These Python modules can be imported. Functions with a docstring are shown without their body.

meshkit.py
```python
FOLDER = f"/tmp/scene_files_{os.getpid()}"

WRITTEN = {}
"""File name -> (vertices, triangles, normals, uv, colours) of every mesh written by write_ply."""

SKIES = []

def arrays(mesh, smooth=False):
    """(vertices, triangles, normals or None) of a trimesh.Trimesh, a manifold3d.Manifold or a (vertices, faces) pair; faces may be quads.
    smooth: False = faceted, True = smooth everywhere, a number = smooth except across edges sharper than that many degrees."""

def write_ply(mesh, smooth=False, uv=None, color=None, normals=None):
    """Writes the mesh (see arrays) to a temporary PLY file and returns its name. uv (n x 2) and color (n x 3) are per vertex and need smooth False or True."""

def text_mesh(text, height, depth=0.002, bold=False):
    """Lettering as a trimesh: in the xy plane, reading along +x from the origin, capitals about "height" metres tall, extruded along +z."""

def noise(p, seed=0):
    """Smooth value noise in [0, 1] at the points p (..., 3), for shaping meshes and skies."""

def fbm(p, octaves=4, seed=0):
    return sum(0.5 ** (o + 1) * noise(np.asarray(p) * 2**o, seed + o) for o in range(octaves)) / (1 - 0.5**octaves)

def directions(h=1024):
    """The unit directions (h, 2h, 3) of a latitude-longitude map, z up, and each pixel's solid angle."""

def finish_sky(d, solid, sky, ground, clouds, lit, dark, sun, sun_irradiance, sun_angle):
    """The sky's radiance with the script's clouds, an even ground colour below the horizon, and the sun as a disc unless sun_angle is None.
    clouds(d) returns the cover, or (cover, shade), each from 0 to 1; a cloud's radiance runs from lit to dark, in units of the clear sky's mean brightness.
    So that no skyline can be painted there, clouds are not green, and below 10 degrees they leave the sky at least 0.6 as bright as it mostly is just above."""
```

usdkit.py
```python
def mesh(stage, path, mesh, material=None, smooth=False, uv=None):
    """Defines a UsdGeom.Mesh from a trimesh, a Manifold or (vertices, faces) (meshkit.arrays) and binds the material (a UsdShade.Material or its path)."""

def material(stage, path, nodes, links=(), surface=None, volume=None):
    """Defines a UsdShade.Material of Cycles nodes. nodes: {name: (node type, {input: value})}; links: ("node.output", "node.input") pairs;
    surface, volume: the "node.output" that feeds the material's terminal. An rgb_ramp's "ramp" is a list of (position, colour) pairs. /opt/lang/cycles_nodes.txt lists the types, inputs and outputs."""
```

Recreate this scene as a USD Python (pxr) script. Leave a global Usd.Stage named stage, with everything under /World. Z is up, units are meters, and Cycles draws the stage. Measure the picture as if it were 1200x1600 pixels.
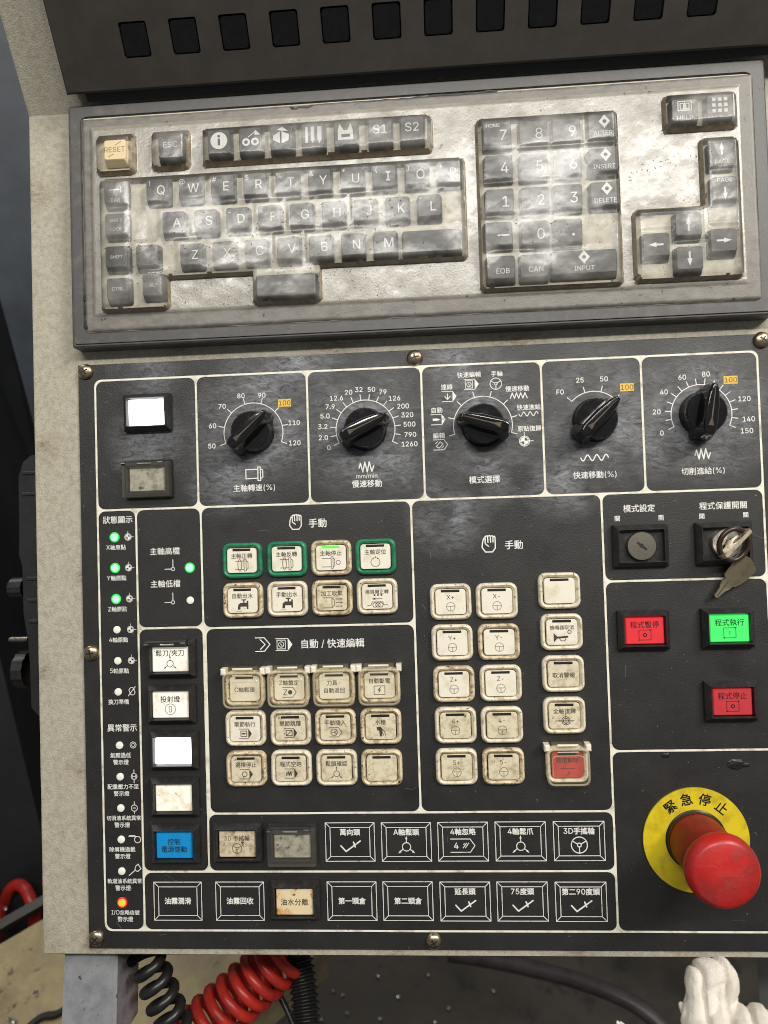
import math, glob, random
import numpy as np, trimesh, usdkit
from pxr import Usd, UsdGeom, UsdLux, UsdShade, Sdf, Gf, Vt
from PIL import Image, ImageDraw, ImageFont
from shapely import affinity, box as sbox, union_all
from shapely.geometry import Polygon, LineString, Point
from scipy import ndimage
from scipy.spatial.transform import Rotation as Ro
from meshkit import fbm, noise

random.seed(7); rng = np.random.default_rng(7)
stage = Usd.Stage.CreateInMemory()
UsdGeom.SetStageUpAxis(stage, 'Z'); UsdGeom.SetStageMetersPerUnit(stage, 1.0)
UsdGeom.Xform.Define(stage, '/World')

# ---------------------------------------------------------------- panel frame: u right, v up the desk, w out of it (mm)
THETA = math.radians(34.0)                     # the desk leans back by this much, the display above it is upright
F, D = 1150.0, 455.0                           # lens (pixels of the 1200 x 1600 photograph) and eye distance (mm)
RV = np.array([0.026902606, 0.063522048, -0.031720907])
RCAM = Ro.from_rotvec(RV)
A = np.array([[1, 0, 0], [0, math.sin(THETA), -math.cos(THETA)], [0, math.cos(THETA), math.sin(THETA)]])
ORG = np.array([0, 0, 1.05])
def W(p):                                      # panel mm -> world m
    return np.asarray(p, float) @ A.T / 1000 + ORG
def ray(x, y):
    return RCAM.apply([(x - 600) / F, -(y - 800) / F, -1.0])
def at(x, y, w=0.0):                           # point of the desk plane at height w
    d = ray(x, y)
    return d[:2] / -d[2] * (D - w)
def far(x, y, dist):                           # world point at a distance from the eye (m)
    d = ray(x, y)
    return W(np.array([0, 0, D]) + d / np.linalg.norm(d) * dist * 1000)
def slant(x, y): return 1 / math.sqrt(1 + ((x - 600) / F) ** 2 + ((y - 800) / F) ** 2)
def onz(x, y, z):                              # world point on a level surface
    o, p = W([0, 0, D]), far(x, y, 1.0)
    return o + (p - o) * (z - o[2]) / (p - o)[2]

# ---------------------------------------------------------------- camera
cam = UsdGeom.Camera.Define(stage, '/World/camera')
cam.CreateFocalLengthAttr(23.0); cam.CreateHorizontalApertureAttr(24.0); cam.CreateVerticalApertureAttr(32.0)
cam.CreateFStopAttr(7.4); cam.CreateFocusDistanceAttr(0.455); cam.CreateClippingRangeAttr((0.02, 100.0))
cam.CreateExposureAttr(0.0)
cm = np.eye(4); cm[:3, :3] = A @ RCAM.as_matrix(); cm[:3, 3] = W([0, 0, D])
cam.AddTransformOp().Set(Gf.Matrix4d(*cm.T.ravel().tolist()))

# ---------------------------------------------------------------- light: shop ceiling lamps, an added ledge lamp and the dim hall around
def lamp(name, pos, target, w, h, power, color):
    l = UsdLux.RectLight.Define(stage, '/World/' + name)
    l.CreateWidthAttr(w); l.CreateHeightAttr(h); l.CreateIntensityAttr(power); l.CreateColorAttr(Gf.Vec3f(*color))
    z = np.asarray(pos, float) - np.asarray(target, float); z /= np.linalg.norm(z)
    x = np.cross([0, 0, 1.0], z); x /= np.linalg.norm(x); y = np.cross(z, x)
    m = np.eye(4); m[:3, 0], m[:3, 1], m[:3, 2], m[:3, 3] = x, y, z, pos
    l.AddTransformOp().Set(Gf.Matrix4d(*m.T.ravel().tolist()))
lamp('ceiling_lamp', (0.05, -0.96, 2.95), (0.0, 0.05, 1.1), 1.8, 0.12, 48.0, (1.0, 0.97, 0.92))
lamp('ceiling_lamp_001', (1.5, -0.5, 2.9), (0.1, 0.0, 1.05), 0.9, 0.5, 30.0, (1.0, 0.95, 0.87))
lamp('ceiling_lamp_002', (-1.3, 1.3, 2.9), (-0.2, 0.3, 0.5), 1.2, 0.4, 9.5, (1.0, 0.95, 0.86))  # added lamp, brightens the ledge and the left backdrop
dome = UsdLux.DomeLight.Define(stage, '/World/hall_light')
dm = usdkit.material(stage, '/World/Looks/hall_air', {'b': ('background_shader', {'color': (0.95, 0.97, 1.0), 'strength': 0.16})}, [], surface='b.background')
UsdShade.MaterialBindingAPI.Apply(dome.GetPrim()).Bind(dm)

# ---------------------------------------------------------------- materials
def lin(r, g, b):
    c = np.array([r, g, b]) / 255.0
    return tuple(float(x) for x in np.where(c <= 0.04045, c / 12.92, ((c + 0.055) / 1.055) ** 2.4))
MATS = {}
def grime(name, c1, c2=None, scale=120, lo=0.4, hi=0.65, rough=0.5, rough2=None, bump=None, c3=None, spk=(900, 0.62, 0.7), metallic=0, detail=6, spots=None, spec=0.5, emit=None, stretch=(1, 1, 1), coat=0, dark=None):
    """A surface colour with grime in patches (c2) and specks (c3), and a fine relief."""
    n = {'g': ('geometry', {}), 'map': ('mapping', {'scale': stretch}), 'p': ('principled_bsdf', {'base_color': c1, 'roughness': rough, 'metallic': metallic, 'specular_ior_level': spec, 'coat_weight': coat, 'coat_roughness': 0.15})}
    L = [('g.position', 'map.vector')]
    last = None
    if c2 is not None:
        n['n1'] = ('noise_texture', {'scale': scale, 'detail': detail, 'roughness': 0.65})
        n['r1'] = ('rgb_ramp', {'ramp': [(0, (0, 0, 0)), (lo, (0, 0, 0)), (hi, (1, 1, 1)), (1, (1, 1, 1))]})
        n['m1'] = ('mix', {'color1': c1, 'color2': c2})
        L += [('map.vector', 'n1.vector'), ('n1.fac', 'r1.fac'), ('r1.color', 'm1.fac')]
        last = 'm1.color'
        if rough2 is not None:
            n['mr'] = ('map_range', {'from_min': 0, 'from_max': 1, 'to_min': rough, 'to_max': rough2})
            L += [('r1.color', 'mr.value'), ('mr.result', 'p.roughness')]
    if spots:                                   # soft patches of dirt or painted sheen round given places: (world point, radius m), colour, strength
        pts, col, k = spots
        acc = None
        for i, (c, r) in enumerate(pts):
            n[f'sm{i}'] = ('mapping', {'mapping_type': 'texture', 'location': tuple(map(float, c)), 'scale': (r, r, r)})
            n[f'sg{i}'] = ('gradient_texture', {'gradient_type': 'spherical'})
            L += [('g.position', f'sm{i}.vector'), (f'sm{i}.vector', f'sg{i}.vector')]
            if acc is None: acc = f'sg{i}.fac'
            else:
                n[f'sx{i}'] = ('math', {'math_type': 'maximum'}); L += [(acc, f'sx{i}.value1'), (f'sg{i}.fac', f'sx{i}.value2')]; acc = f'sx{i}.value'
        n['sn'] = ('noise_texture', {'scale': 330, 'detail': 10, 'roughness': 0.72, 'distortion': 0.9}); n['smap'] = ('mapping', {'scale': (0.42, 1.0, 1.0), 'rotation': (0, 0.35, 0)}); n['sw'] = ('noise_texture', {'scale': 38, 'detail': 3}); n['swr'] = ('map_range', {'from_min': 0.35, 'from_max': 0.65, 'to_min': 0.35, 'to_max': 1.25, 'clamp': True}); n['swm'] = ('math', {'math_type': 'multiply'})
        n['sr'] = ('map_range', {'from_min': 0.36, 'from_max': 0.74, 'to_min': 0, 'to_max': k, 'clamp': True})
        n['sk'] = ('math', {'math_type': 'multiply', 'use_clamp': True})
        n['sc'] = ('mix', {'color1': c1, 'color2': col})
        L += [('g.position', 'smap.vector'), ('smap.vector', 'sn.vector'), ('sn.fac', 'sr.value'), ('g.position', 'sw.vector'), ('sw.fac', 'swr.value'), ('sr.result', 'swm.value1'), ('swr.result', 'swm.value2'), ('swm.value', 'sk.value1'), (acc, 'sk.value2'), ('sk.value', 'sc.fac')]
        if last: L.append((last, 'sc.color1'))
        last = 'sc.color'
    if dark:                                    # greasy dark marks at given places
        acc = None
        for i, (cc, r) in enumerate(dark):
            n[f'dm{i}'] = ('mapping', {'mapping_type': 'texture', 'location': tuple(map(float, cc)), 'scale': (r, r, r)})
            n[f'dg{i}'] = ('gradient_texture', {'gradient_type': 'spherical'})
            L += [('dn2.color', f'dm{i}.vector'), (f'dm{i}.vector', f'dg{i}.vector')]
            if acc is None: acc = f'dg{i}.fac'
            else:
                n[f'dx{i}'] = ('math', {'math_type': 'maximum'}); L += [(acc, f'dx{i}.value1'), (f'dg{i}.fac', f'dx{i}.value2')]; acc = f'dx{i}.value'
        n['dn'] = ('noise_texture', {'scale': 160, 'detail': 4}); n['dn2'] = ('mix', {'mix_type': 'linear_light', 'fac': 0.006})
        n['dr'] = ('map_range', {'from_min': 0.05, 'from_max': 0.6, 'to_min': 0, 'to_max': 0.75, 'clamp': True}); n['dc'] = ('mix', {'color1': c1, 'color2': lin(22, 22, 21)})
        L += [('g.position', 'dn.vector'), ('g.position', 'dn2.color1'), ('dn.color', 'dn2.color2'), (acc, 'dr.value'), ('dr.result', 'dc.fac')]
        if last: L.append((last, 'dc.color1'))
        last = 'dc.color'
    if c3 is not None:
        n['n3'] = ('noise_texture', {'scale': spk[0], 'detail': 3, 'roughness': 0.6})
        n['r3'] = ('rgb_ramp', {'ramp': [(0, (0, 0, 0)), (spk[1], (0, 0, 0)), (spk[2], (1, 1, 1)), (1, (1, 1, 1))]})
        n['m3'] = ('mix', {'color1': c1, 'color2': c3})
        L += [('g.position', 'n3.vector'), ('n3.fac', 'r3.fac'), ('r3.color', 'm3.fac')]
        if last: L.append((last, 'm3.color1'))
        last = 'm3.color'
    if last: L.append((last, 'p.base_color'))
    if emit is not None:
        n['p'][1]['emission_strength'] = emit[1]; n['p'][1]['emission_color'] = emit[0]
        if last and len(emit) > 2: L.append((last, 'p.emission_color'))
    if bump:
        n['nb'] = ('noise_texture', {'scale': bump[0], 'detail': 5, 'roughness': 0.6})
        n['b'] = ('bump', {'strength': bump[1], 'distance': bump[2]})
        L += [('map.vector', 'nb.vector'), ('nb.fac', 'b.height'), ('b.normal', 'p.normal')]
    MATS[name] = usdkit.material(stage, '/World/Looks/' + name, n, L, surface='p.BSDF')
    return MATS[name]

KN = [(396, 676), (571, 671), (754.5, 664.7), (928.6, 656.9), (1095.9, 646.8)]
smudges_and_sheen = [(W([*at(x, y), 0]), 0.05) for x, y in KN] + [(W([*at(x, y), 0]), r) for x, y, r in ((755, 730, .03), (470, 560, .035), (230, 690, .03), (600, 720, .03), (880, 745, .03), (720, 560, .03), (1010, 700, .025), (350, 740, .03), (700, 800, .03), (400, 600, .03), (230, 560, .03))]  # dusty smudges round the knobs, plus the top row's bluish sheen as colour
grime('paint', lin(184, 178, 160), lin(158, 151, 132), 300, 0.40, 0.70, 0.62, bump=(1100, 0.7, 0.0008), c3=lin(96, 86, 66), spk=(520, 0.68, 0.76), spots=([(W([*at(x, y), 0]), r) for x, y, r in ((148, 1478, .016), (520, 556, .03), (300, 562, .03), (190, 1500, .014), (800, 548, .03), (120, 1200, .012), (60, 1480, .02), (132, 640, .008), (128, 900, .009), (140, 1360, .010), (70, 700, .014), (64, 1050, .010), (50, 300, .016), (900, 1497, .02), (620, 1498, .016), (400, 1499, .016), (1080, 1497, .014))], lin(104, 74, 42), 1.1))
marks = [(W([*at(x, y), 0]), r) for x, y, r in ((872, 828, .007), (1140, 1035, .011), (760, 700, .012), (815, 745, .010), (700, 800, .008), (742, 760, .010), (640, 1240, .008), (820, 800, .006), (360, 825, .008), (850, 865, .006))]
grime('plate_black', lin(33, 32, 31), lin(40, 39, 37), 45, 0.35, 0.75, 0.43, 0.52, bump=(1300, 0.45, 0.0004), c3=lin(120, 117, 110), spk=(420, 0.71, 0.76), spots=(smudges_and_sheen, lin(160, 162, 168), 1.1), spec=0.6, dark=marks)
grime('print_cream', lin(236, 232, 214), lin(168, 158, 130), 150, 0.5, 0.75, 0.55, c3=lin(112, 92, 62), spk=(500, 0.69, 0.75))
grime('print_white', lin(236, 235, 228), lin(120, 118, 112), 300, 0.56, 0.74, 0.55)
grime('scratch_grey', lin(128, 126, 122), lin(80, 78, 76), 300, 0.4, 0.7, 0.6)
grime('speck_dark', lin(82, 74, 62), lin(48, 44, 38), 300, 0.4, 0.7, 0.7)
grime('print_yellow', lin(232, 190, 72), lin(208, 160, 60), 300, 0.5, 0.8, 0.5)
grime('ink_dark', lin(60, 54, 48), lin(88, 80, 70), 400, 0.5, 0.8, 0.6)
grime('ink_black', lin(26, 24, 24), None, rough=0.5)
grime('ink_brown', lin(80, 60, 20), None, rough=0.5)
grime('ivory', lin(230, 221, 198), lin(172, 156, 126), 260, 0.48, 0.72, 0.42, 0.6, c3=lin(58, 46, 32), spk=(520, 0.63, 0.71), bump=(900, 0.15, 0.0003))
grime('ivory_worn', lin(222, 206, 174), lin(120, 98, 68), 210, 0.46, 0.68, 0.45, 0.6, c3=lin(40, 32, 24), spk=(430, 0.60, 0.69), bump=(900, 0.2, 0.0003), stretch=(1, 1.4, 1.4))
grime('ivory_cap', lin(238, 231, 212), lin(212, 200, 172), 130, 0.5, 0.75, 0.4, c3=lin(96, 80, 56), spk=(700, 0.71, 0.76))
grime('ivory_dirty', lin(222, 211, 182), lin(170, 155, 122), 210, 0.46, 0.70, 0.45, c3=lin(70, 58, 40), spk=(560, 0.65, 0.72))
grime('green_ring', lin(40, 138, 98), lin(30, 92, 68), 170, 0.45, 0.7, 0.4, c3=lin(36, 40, 32), spk=(480, 0.66, 0.73))
grime('red_cap', lin(196, 74, 66), lin(168, 58, 50), 150, 0.45, 0.7, 0.45)
grime('black_plastic', lin(38, 37, 37), lin(54, 52, 50), 220, 0.45, 0.75, 0.36, 0.5, c3=lin(110, 104, 96), spk=(800, 0.72, 0.78), bump=(1500, 0.12, 0.0002))
grime('knob_black', lin(15, 15, 16), lin(24, 24, 24), 160, 0.5, 0.8, 0.12, 0.24, spec=0.8)
grime('slot_black', lin(26, 25, 23), None, rough=0.5)
grime('silver_mark', lin(96, 84, 68), lin(60, 52, 42), 300, 0.45, 0.7, 0.3)
grime('screw_metal', lin(190, 176, 150), lin(120, 92, 58), 420, 0.45, 0.65, 0.28, 0.5, metallic=1.0, bump=(900, 0.2, 0.0003))
grime('lock_metal', lin(150, 146, 134), lin(110, 100, 80), 420, 0.45, 0.7, 0.35, 0.5, metallic=1.0, bump=(1600, 0.25, 0.0002))
grime('lock_bright', lin(205, 204, 196), lin(160, 156, 144), 420, 0.45, 0.7, 0.32, metallic=0.9, bump=(1600, 0.2, 0.0002))
grime('key_brass', lin(176, 164, 138), lin(130, 116, 88), 260, 0.42, 0.68, 0.34, 0.5, metallic=0.9, bump=(700, 0.3, 0.0003))
grime('key_steel', lin(220, 204, 180), lin(170, 150, 124), 300, 0.45, 0.7, 0.35, metallic=0.7)
grime('ring_brown', lin(58, 44, 38), lin(36, 28, 25), 200, 0.4, 0.7, 0.3)
grime('stop_red', lin(184, 28, 26), lin(146, 30, 28), 55, 0.45, 0.62, 0.34, 0.5, c3=lin(120, 34, 32), spk=(150, 0.66, 0.76), bump=(240, 0.12, 0.0006), spots=([(W([*at(1128, 1365, 47), 47]), .024)], lin(205, 88, 82), 0.7))  # the pale spot paints the pinkish sheen on the cap face
grime('stop_neck', lin(140, 8, 18), lin(104, 8, 16), 100, 0.4, 0.7, 0.5)
grime('stop_yellow', lin(218, 196, 30), lin(168, 144, 30), 90, 0.46, 0.74, 0.42, c3=lin(110, 96, 30), spk=(420, 0.69, 0.75))
grime('frame_grey', lin(76, 74, 73), lin(104, 101, 97), 130, 0.5, 0.75, 0.42, 0.55, bump=(1500, 0.25, 0.0003), c3=lin(44, 42, 40), spk=(330, 0.68, 0.74))
grime('kb_inner', lin(108, 104, 98), lin(134, 129, 120), 110, 0.42, 0.7, 0.36, 0.5, bump=(900, 0.3, 0.0004), c3=lin(52, 48, 44), spk=(260, 0.67, 0.73), stretch=(1, 1.6, 1.6))
grime('kb_base', lin(206, 200, 182), lin(170, 161, 140), 140, 0.45, 0.7, 0.6, c3=lin(66, 58, 46), spk=(420, 0.66, 0.73))
grime('cover_sheet', lin(158, 153, 142), lin(128, 122, 108), 55, 0.40, 0.68, 0.28, 0.40, bump=(700, 0.35, 0.0006), c3=lin(72, 64, 52), spk=(360, 0.66, 0.72), detail=10, spec=0.9, coat=0.35)
grime('cover_edge', lin(152, 140, 120), lin(112, 96, 74), 160, 0.42, 0.66, 0.30, spec=0.8, coat=0.3)
grime('bezel_dark', lin(50, 46, 41), lin(58, 53, 47), 60, 0.4, 0.7, 0.5, bump=(1500, 0.2, 0.0003), c3=lin(86, 74, 60), spk=(700, 0.72, 0.78))
grime('softkey', lin(9, 9, 11), lin(18, 18, 20), 200, 0.5, 0.7, 0.25)
grime('lamp_white', lin(246, 244, 232), None, rough=0.4)
def glow(name, col, k):
    return grime(name, col, None, rough=0.4, emit=(col, k))
glow('led_green', (0.13, 1.0, 0.20), 3.4)
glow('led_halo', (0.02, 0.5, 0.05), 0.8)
glow('led_orange', (1.0, 0.16, 0.015), 3.2)
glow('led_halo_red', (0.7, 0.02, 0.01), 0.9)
glow('lens_white_lit', (0.94, 0.97, 1.0), 3.0)
glow('bar_green', (0.06, 1.0, 0.05), 1.3)
grime('lens_green', (0.05, 0.62, 0.11), (0.045, 0.5, 0.10), 200, 0.4, 0.7, 0.4, emit=((0.05, 0.9, 0.14), 0.55))
grime('lens_red', (0.62, 0.028, 0.035), (0.5, 0.03, 0.04), 200, 0.4, 0.7, 0.4, emit=((0.75, 0.02, 0.03), 0.30))
grime('lens_red_dim', (0.50, 0.035, 0.045), (0.40, 0.035, 0.04), 200, 0.4, 0.7, 0.4, emit=((0.6, 0.02, 0.03), 0.16))
grime('lens_blue', (0.0, 0.26, 0.60), (0.01, 0.20, 0.46), 200, 0.4, 0.7, 0.4, emit=((0.0, 0.30, 0.75), 0.10), c3=lin(60, 70, 70), spk=(420, 0.68, 0.74))
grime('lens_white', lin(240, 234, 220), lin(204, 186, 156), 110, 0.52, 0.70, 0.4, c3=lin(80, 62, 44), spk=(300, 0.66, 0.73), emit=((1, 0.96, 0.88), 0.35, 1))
grime('lens_dirty', lin(214, 200, 170), lin(140, 118, 84), 170, 0.45, 0.68, 0.4, c3=lin(66, 52, 36), spk=(300, 0.62, 0.7), stretch=(1, 1, 1))
grime('lens_amber', lin(232, 212, 172), lin(206, 142, 56), 60, 0.46, 0.58, 0.4, c3=lin(120, 66, 20), spk=(240, 0.64, 0.72))
grime('lens_grime', lin(192, 188, 172), lin(120, 114, 92), 150, 0.42, 0.66, 0.4, c3=lin(72, 62, 44), spk=(240, 0.60, 0.7))
grime('post_grey', lin(150, 151, 154), lin(112, 113, 116), 90, 0.4, 0.72, 0.34, 0.5, bump=(900, 0.2, 0.0004), c3=lin(60, 58, 56), spk=(300, 0.66, 0.72), metallic=0.3)
grime('rubber_black', lin(26, 26, 27), lin(36, 35, 34), 100, 0.4, 0.7, 0.34)
grime('hose_red', lin(190, 46, 34), lin(140, 34, 26), 60, 0.42, 0.7, 0.32, 0.5, c3=lin(96, 60, 48), spk=(160, 0.64, 0.74))
grime('ledge_beige', lin(176, 160, 118), lin(120, 102, 66), 14, 0.42, 0.66, 0.5, 0.35, c3=lin(70, 54, 34), spk=(60, 0.62, 0.72), bump=(60, 0.2, 0.002))
grime('floor_dark', lin(52, 46, 38), lin(36, 33, 26), 6, 0.4, 0.65, 0.5, 0.35, c3=lin(28, 25, 22), spk=(25, 0.58, 0.66))
grime('chip_metal', lin(150, 150, 146), None, rough=0.3, metallic=0.9)
grime('blue_panel', lin(54, 61, 70), lin(40, 46, 54), 20, 0.4, 0.7, 0.5)
grime('shade_dark', lin(28, 30, 33), lin(20, 21, 23), 20, 0.4, 0.7, 0.5)  # near-black colour for the deep shade behind the console
grime('hose_dark', lin(62, 54, 56), lin(46, 40, 42), 60, 0.4, 0.7, 0.4)
grime('pendant_grey', lin(44, 43, 44), lin(32, 31, 31), 90, 0.4, 0.7, 0.45)
grime('cotton', lin(226, 220, 208), lin(196, 186, 168), 40, 0.5, 0.75, 0.95, bump=(1500, 0.8, 0.0008))
grime('key_reset', lin(240, 214, 164), lin(226, 196, 146), 200, 0.5, 0.8, 0.5)
# clear hinged lids: mostly see-through plastic
def clear(name, tint, fac, body, rough=0.18, bump=None, var=None):
    n = {'t': ('transparent_bsdf', {'color': tint}), 'p': ('principled_bsdf', {'base_color': body, 'roughness': rough, 'specular_ior_level': 1.0, 'coat_weight': 0.5, 'coat_roughness': 0.12}), 'x': ('mix_closure', {'fac': fac}), 'g': ('geometry', {})}
    L = [('t.BSDF', 'x.closure1'), ('p.BSDF', 'x.closure2')]
    if var:                                     # a dirty film in patches lies on part of it
        n['n'] = ('noise_texture', {'scale': var[0], 'detail': 5, 'roughness': 0.55, 'distortion': 0.3}); n['r'] = ('map_range', {'from_min': var[1], 'from_max': var[2], 'to_min': var[3], 'to_max': var[4], 'clamp': True})
        n['y'] = ('mix_closure', {}); n['t2'] = ('transparent_bsdf', {'color': tint})
        L = [('t.BSDF', 'x.closure1'), ('y.closure', 'x.closure2'), ('t2.BSDF', 'y.closure1'), ('p.BSDF', 'y.closure2'), ('g.position', 'n.vector'), ('n.fac', 'r.value'), ('r.result', 'y.fac')]
    if bump:
        n['nb'] = ('noise_texture', {'scale': bump[0], 'detail': 6, 'roughness': 0.65}); n['b'] = ('bump', {'strength': bump[1], 'distance': bump[2]})
        L += [('g.position', 'nb.vector'), ('nb.fac', 'b.height'), ('b.normal', 'p.normal')]
    MATS[name] = usdkit.material(stage, '/World/Looks/' + name, n, L, surface='x.closure')
clear('clear_lid', (0.98, 0.97, 0.93), 0.07, lin(210, 200, 172), 0.10)
clear('lid_bright_edge', (0.97, 0.94, 0.88), 0.40, lin(236, 226, 200), 0.12)  # paler and denser, paints the bright edge highlights of the lids
clear('clear_lid_grey', (0.95, 0.95, 0.93), 0.14, lin(150, 147, 136), 0.12)
clear('cover_clear', (0.96, 0.96, 0.95), 0.5, lin(196, 193, 186), 0.22, (300, 0.12, 0.0006), (30, 0.42, 0.68, 0.20, 0.85))
# keys: one mesh each, the legend told apart by a mesh attribute
def keymat(name, c, ink):
    MATS[name] = usdkit.material(stage, '/World/Looks/' + name, {'a': ('attribute', {'attribute': 'ink'}), 'm': ('mix', {'color1': c, 'color2': ink}), 'p': ('principled_bsdf', {'roughness': 0.42})}, [('a.fac', 'm.fac'), ('m.color', 'p.base_color')], surface='p.BSDF')
keymat('key_dark', lin(20, 20, 24), lin(214, 214, 210)); keymat('key_cream', lin(242, 216, 166), lin(120, 92, 50))

# ---------------------------------------------------------------- scene tree
TAKEN = {}
def path_for(parent, name):
    k = (parent, name); TAKEN[k] = TAKEN.get(k, -1) + 1
    return f'{parent}/{name}' + (f'_{TAKEN[k]:03d}' if TAKEN[k] else '')
BASE = {}
def tag(prim, label=None, cat=None, group=None, kind=None):
    for k, v in (('label', label), ('category', cat), ('group', group), ('kind', kind)):
        if v: prim.SetCustomDataByKey(k, v)
def thing(name, base, label, cat, group=None, kind=None):
    p = path_for('/World', name); x = UsdGeom.Xform.Define(stage, p); x.AddTranslateOp().Set(Gf.Vec3d(*map(float, base)))
    tag(x.GetPrim(), label, cat, group, kind); BASE[p] = np.asarray(base, float)
    return p
def sub(parent, name, label=None):              # a part made of sub-parts
    p = path_for(parent, name); x = UsdGeom.Xform.Define(stage, p); tag(x.GetPrim(), label)
    return p
def base_of(p):
    return BASE.get('/'.join(p.split('/')[:3]), np.zeros(3))

class MB:                                       # collects shapes in panel millimetres (or world metres) into one mesh
    def __init__(s, world=False): s.v, s.f, s.n, s.a, s.world = [], [], 0, [], world
    def add(s, v, f, ink=0.0):
        v = np.asarray(v, float); f = np.asarray(f, int)
        if len(v) == 0: return s
        if f.shape[1] == 4: f = np.vstack([f[:, [0, 1, 2]], f[:, [0, 2, 3]]])
        s.v.append(v); s.f.append(f + s.n); s.n += len(v); s.a.append(np.full(len(v), ink)); return s
    def tm(s, m, ink=0.0): return s.add(m.vertices, m.faces, ink)
    def loft(s, rings, cap=True, capb=False):
        R = [np.asarray(r, float) for r in rings]; n = len(R[0]); v = np.vstack(R); f = []
        for i in range(len(R) - 1):
            for j in range(n):
                k = (j + 1) % n
                f.append((i * n + j, i * n + k, (i + 1) * n + k, (i + 1) * n + j))
        f = np.array(f); f = np.vstack([f[:, [0, 1, 2]], f[:, [0, 2, 3]]])
        if cap: b = (len(R) - 1) * n; f = np.vstack([f, [(b, b + j, b + j + 1) for j in range(1, n - 1)]])
        if capb: f = np.vstack([f, [(0, j + 1, j) for j in range(1, n - 1)]])
        return s.add(v, f)
    def box(s, u0, u1, v0, v1, w0, w1, c=0.0):
        r = [(u0, v0), (u1, v0), (u1, v1), (u0, v1)]; q = [(u0 + c, v0 + c), (u1 - c, v0 + c), (u1 - c, v1 - c), (u0 + c, v1 - c)]
        return s.loft([[(*p, w0) for p in r], [(*p, w1 - c) for p in r], [(*p, w1) for p in q]] if c else [[(*p, w0) for p in r], [(*p, w1) for p in r]], capb=True)
    def lathe(s, cu, cv, prof, n=40, cap=True):
        a = np.arange(n) * 2 * math.pi / n
        return s.loft([np.stack([cu + r * np.cos(a), cv + r * np.sin(a), np.full(n, w)], 1) for r, w in prof], cap=cap)
    def flat(s, geom, w, ink=0.0):              # a flat printed sheet
        for g in getattr(geom, 'geoms', [geom]):
            if g.geom_type == 'Polygon' and g.area > 1e-6:
                v, f = trimesh.creation.triangulate_polygon(g, engine='earcut')
                s.add(np.column_stack([v, np.full(len(v), w)]), f, ink)
        return s
    def slab(s, geom, w0, w1):                  # a flat plate with thickness
        for g in getattr(geom, 'geoms', [geom]):
            m = trimesh.creation.extrude_polygon(g, w1 - w0, engine='earcut'); m.apply_translation([0, 0, w0]); s.tm(m)
        return s
    def build(s, parent, name, mat, label=None, smooth=30, kind=None):
        if not s.v: return None
        v, f = np.vstack(s.v), np.vstack(s.f)
        if not s.world: v = W(v)
        v = v - base_of(parent); p = path_for(parent, name)
        ink = np.concatenate(s.a)
        if ink.any():
            m = usdkit.mesh(stage, p, (v, f), MATS[mat], False)
            UsdGeom.PrimvarsAPI(m).CreatePrimvar('ink', Sdf.ValueTypeNames.FloatArray, 'vertex').Set(Vt.FloatArray.FromNumpy(ink.astype(np.float32)))
        else: m = usdkit.mesh(stage, p, trimesh.Trimesh(v, f, process=False) if smooth else (v, f), MATS[mat], smooth)
        tag(m.GetPrim(), label, kind=kind)
        return p

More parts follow.
